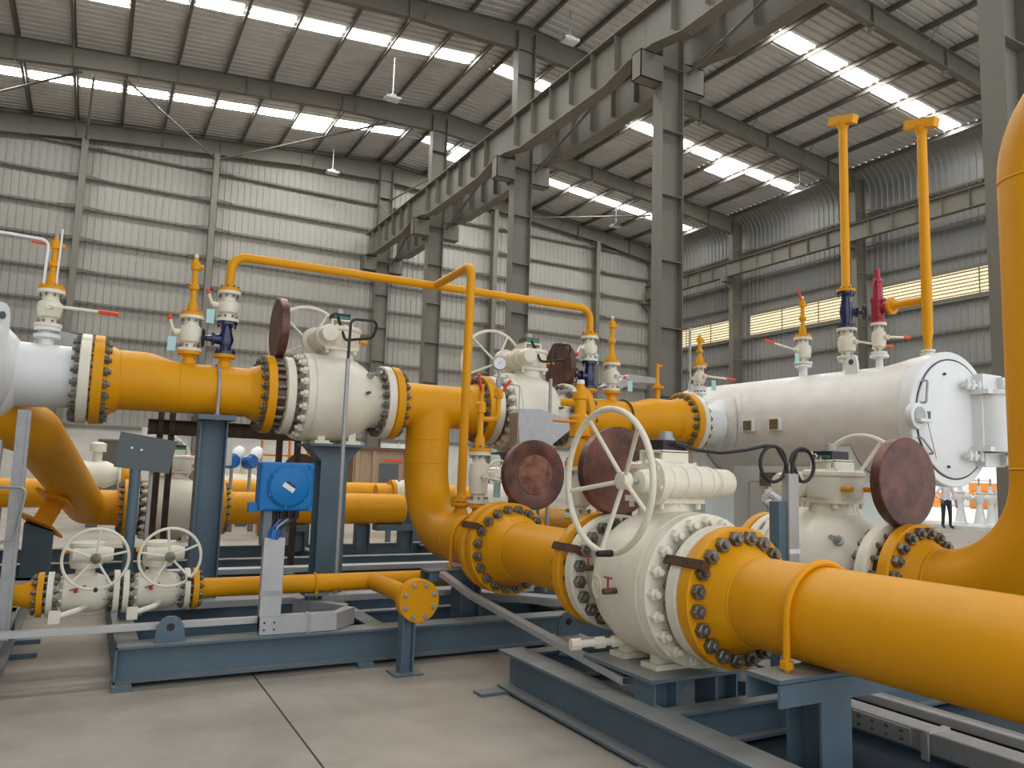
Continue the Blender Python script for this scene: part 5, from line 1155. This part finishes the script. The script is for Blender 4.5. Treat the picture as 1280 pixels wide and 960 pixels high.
# ------------------------------------------------------------------ person and pumps near the open doorway
def person(x, y, ang):
    me = bpy.data.meshes.new('person_skeleton')
    J = {'pel': (0, 0, .95, .15, .105), 'bel': (0, 0, 1.08, .15, .11), 'che': (0, -.01, 1.28, .17, .115), 'sho': (0, 0, 1.42, .12, .085), 'nek': (0, -.01, 1.50, .058, .058), 'hd1': (0, -.02, 1.58, .075, .085), 'hd2': (0, -.02, 1.68, .078, .092), 'hd3': (0, -.01, 1.74, .05, .055),
         'shl': (-.19, 0, 1.40, .06, .06), 'ell': (-.33, .06, 1.16, .046, .046), 'wrl': (-.25, -.10, 1.00, .034, .034), 'hal': (-.20, -.13, .95, .035, .025),
         'shr': (.19, 0, 1.40, .06, .06), 'elr': (.30, .03, 1.14, .046, .046), 'wrr': (.31, -.05, .90, .034, .034), 'har': (.31, -.07, .80, .03, .022),
         'hpl': (-.10, 0, .90, .095, .1), 'knl': (-.12, -.02, .50, .065, .065), 'anl': (-.13, .02, .09, .045, .05), 'tol': (-.15, -.14, .04, .042, .03),
         'hpr': (.10, 0, .90, .095, .1), 'knr': (.11, -.03, .50, .065, .065), 'anr': (.12, 0, .09, .045, .05), 'tor': (.15, -.16, .04, .042, .03)}
    E = [('pel', 'bel'), ('bel', 'che'), ('che', 'sho'), ('sho', 'nek'), ('nek', 'hd1'), ('hd1', 'hd2'), ('hd2', 'hd3'), ('sho', 'shl'), ('shl', 'ell'), ('ell', 'wrl'), ('wrl', 'hal'), ('sho', 'shr'), ('shr', 'elr'), ('elr', 'wrr'), ('wrr', 'har'),
         ('pel', 'hpl'), ('hpl', 'knl'), ('knl', 'anl'), ('anl', 'tol'), ('pel', 'hpr'), ('hpr', 'knr'), ('knr', 'anr'), ('anr', 'tor')]
    # fingers
    for s, hnd in (('l', 'hal'), ('r', 'har')):
        hx, hy, hz = J[hnd][:3]
        for k in range(4):
            a = 'f%s%d' % (s, k); J[a + 'a'] = (hx + (k - 1.5) * .02, hy - .01, hz - .05, .010, .010); J[a + 'b'] = (hx + (k - 1.5) * .021, hy - .025, hz - .095 + abs(k - 1.4) * .008, .008, .008); E += [(hnd, a + 'a'), (a + 'a', a + 'b')]
        J['t' + s] = (hx + (.045 if s == 'l' else -.045), hy - .03, hz - .02, .010, .010); E.append((hnd, 't' + s))
    ks = list(J); idx = {k: i for i, k in enumerate(ks)}
    me.from_pydata([J[k][:3] for k in ks], [(idx[a], idx[b]) for a, b in E], [])
    tmp = bpy.data.objects.new('person_tmp', me); COL.objects.link(tmp)
    sk = tmp.modifiers.new('skin', 'SKIN'); sk.use_smooth_shade = True
    for i, k in enumerate(ks):
        v_ = me.skin_vertices[0].data[i]; v_.radius = J[k][3:]; v_.use_root = (k == 'pel')
    sb = tmp.modifiers.new('sub', 'SUBSURF'); sb.levels = 1; sb.render_levels = 1
    dg = bpy.context.evaluated_depsgraph_get(); dg.update()
    nm = bpy.data.meshes.new_from_object(tmp.evaluated_get(dg)); bpy.data.objects.remove(tmp)
    for mm in ('shirt', 'trousers', 'shoes', 'skin', 'hair'): nm.materials.append(M[mm])
    for p in nm.polygons:
        c = p.center; z = c.z
        arm = abs(c.x) > .22
        if z < .10: i = 2
        elif z > 1.66 or (z > 1.56 and c.y > .03): i = 4
        elif z > 1.47: i = 3
        elif arm and z < 1.0: i = 3
        elif abs(c.x) > .16 and c.y < -.08 and z < 1.02 and z > .82: i = 3
        elif z < .99: i = 1
        else: i = 0
        p.material_index = i; p.use_smooth = True
    o = bpy.data.objects.new('person', nm); COL.objects.link(o); o.location = (x, y, 0); o.rotation_euler = (0, 0, ang)
    o['label'] = 'person in a pale shirt and dark trousers standing by the open doorway'; o['category'] = 'person'
    g = G(); hx = Vector((0, -.105, 1.625))
    for s in (-1, 1): g.lathe([(-.004, .010), (.004, .010)], hx + Vector((s * .03, -.003, .0)), 'Y', 8)
    e = child('eyes', g, 'black', o)
    g = G(); g.lathe([(-.01, .012), (.015, .016), (.03, .006)], hx + Vector((0, -.005, -.03)), 'Z', 8); child('nose', g, 'skin', o)
    g = G(); g.box(-.02, .02, -.108, -.10, 1.555, 1.563); child('mouth', g, 'red_valve', o)
    return o
person(26.0, 16.3, -.5)
def pump(label, x, y):
    t = T('pillar_valve', label, 'valve', (x, y, 0), group='white pillar valves')
    g = G(); g.lathe([(.12, .24), (.16, .24), (.2, .19), (.8, .10), (.88, .10), (.98, .16), (1.16, .16), (1.22, .10), (1.23, .16), (1.28, .16), (1.29, .07), (1.5, .06)], (x, y, 0), 'Z', 18); t.part('body', g, 'white')
    for s in (-1, 1):
        g = G(); g.lathe([(s * .10, .08), (s * .22, .08), (s * .22, .13), (s * .27, .13)], (x, y, 1.08), (.55, -.83, 0), 18); n = t.part('port_flange', g, 'white')
        g = G(); g.lathe([(s * .27, .065), (s * .275, .065)], (x, y, 1.08), (.55, -.83, 0), 14); t.part('bore', g, 'sign_grey', n)
    g = G(); g.cyl((x, y, 1.5), (x, y, 1.75), .03, n=8); t.part('stem', g, 'galv')
for (x, y), lb in zip(((26.75, 15.6), (27.6, 15.7), (28.6, 16.0), (27.8, 16.9)), ('just right of the person', 'second to the right of the person', 'furthest right by the daylight', 'in the back row')):
    pump('white pillar-shaped valve on a pallet, ' + lb, x, y)
g = G(); g.box(26.35, 29.4, 15.2, 17.4, 0, .12); single('pallet_base', g, 'saddle', 'pale flat pallet base under the white pillar valves', 'pallet', smooth=False)
# outside: bright yard with orange load
for k, (x, y, z0, h, m) in enumerate(((53, 30, 0, 1.7, 'crate_orange'), (56.5, 33.5, 0, 2.8, 'label_white'), (50.5, 33.5, 0, 1.0, 'crate_orange'), (58.5, 30.5, 0, 1.6, 'yellow'))):
    t = T('stacked_crate', ('orange crate stacked outside the doorway, nearest', 'white crate stacked outside the doorway', 'low orange crate outside the doorway', 'yellow crate outside the doorway, farthest')[k], 'crate', (x, y, 0), group='crates in the yard')
    for j in range(3):
        g = G(); g.box(x - 1, x + 1, y - 1, y + 1, h * j / 3 + .02, h * (j + 1) / 3 - .03); t.part('board', g, m, smooth=False)
    g = G(); g.box(x - .95, x + .95, y - .95, y + .95, -.02, h - .02); t.part('core', g, 'wood', smooth=False)
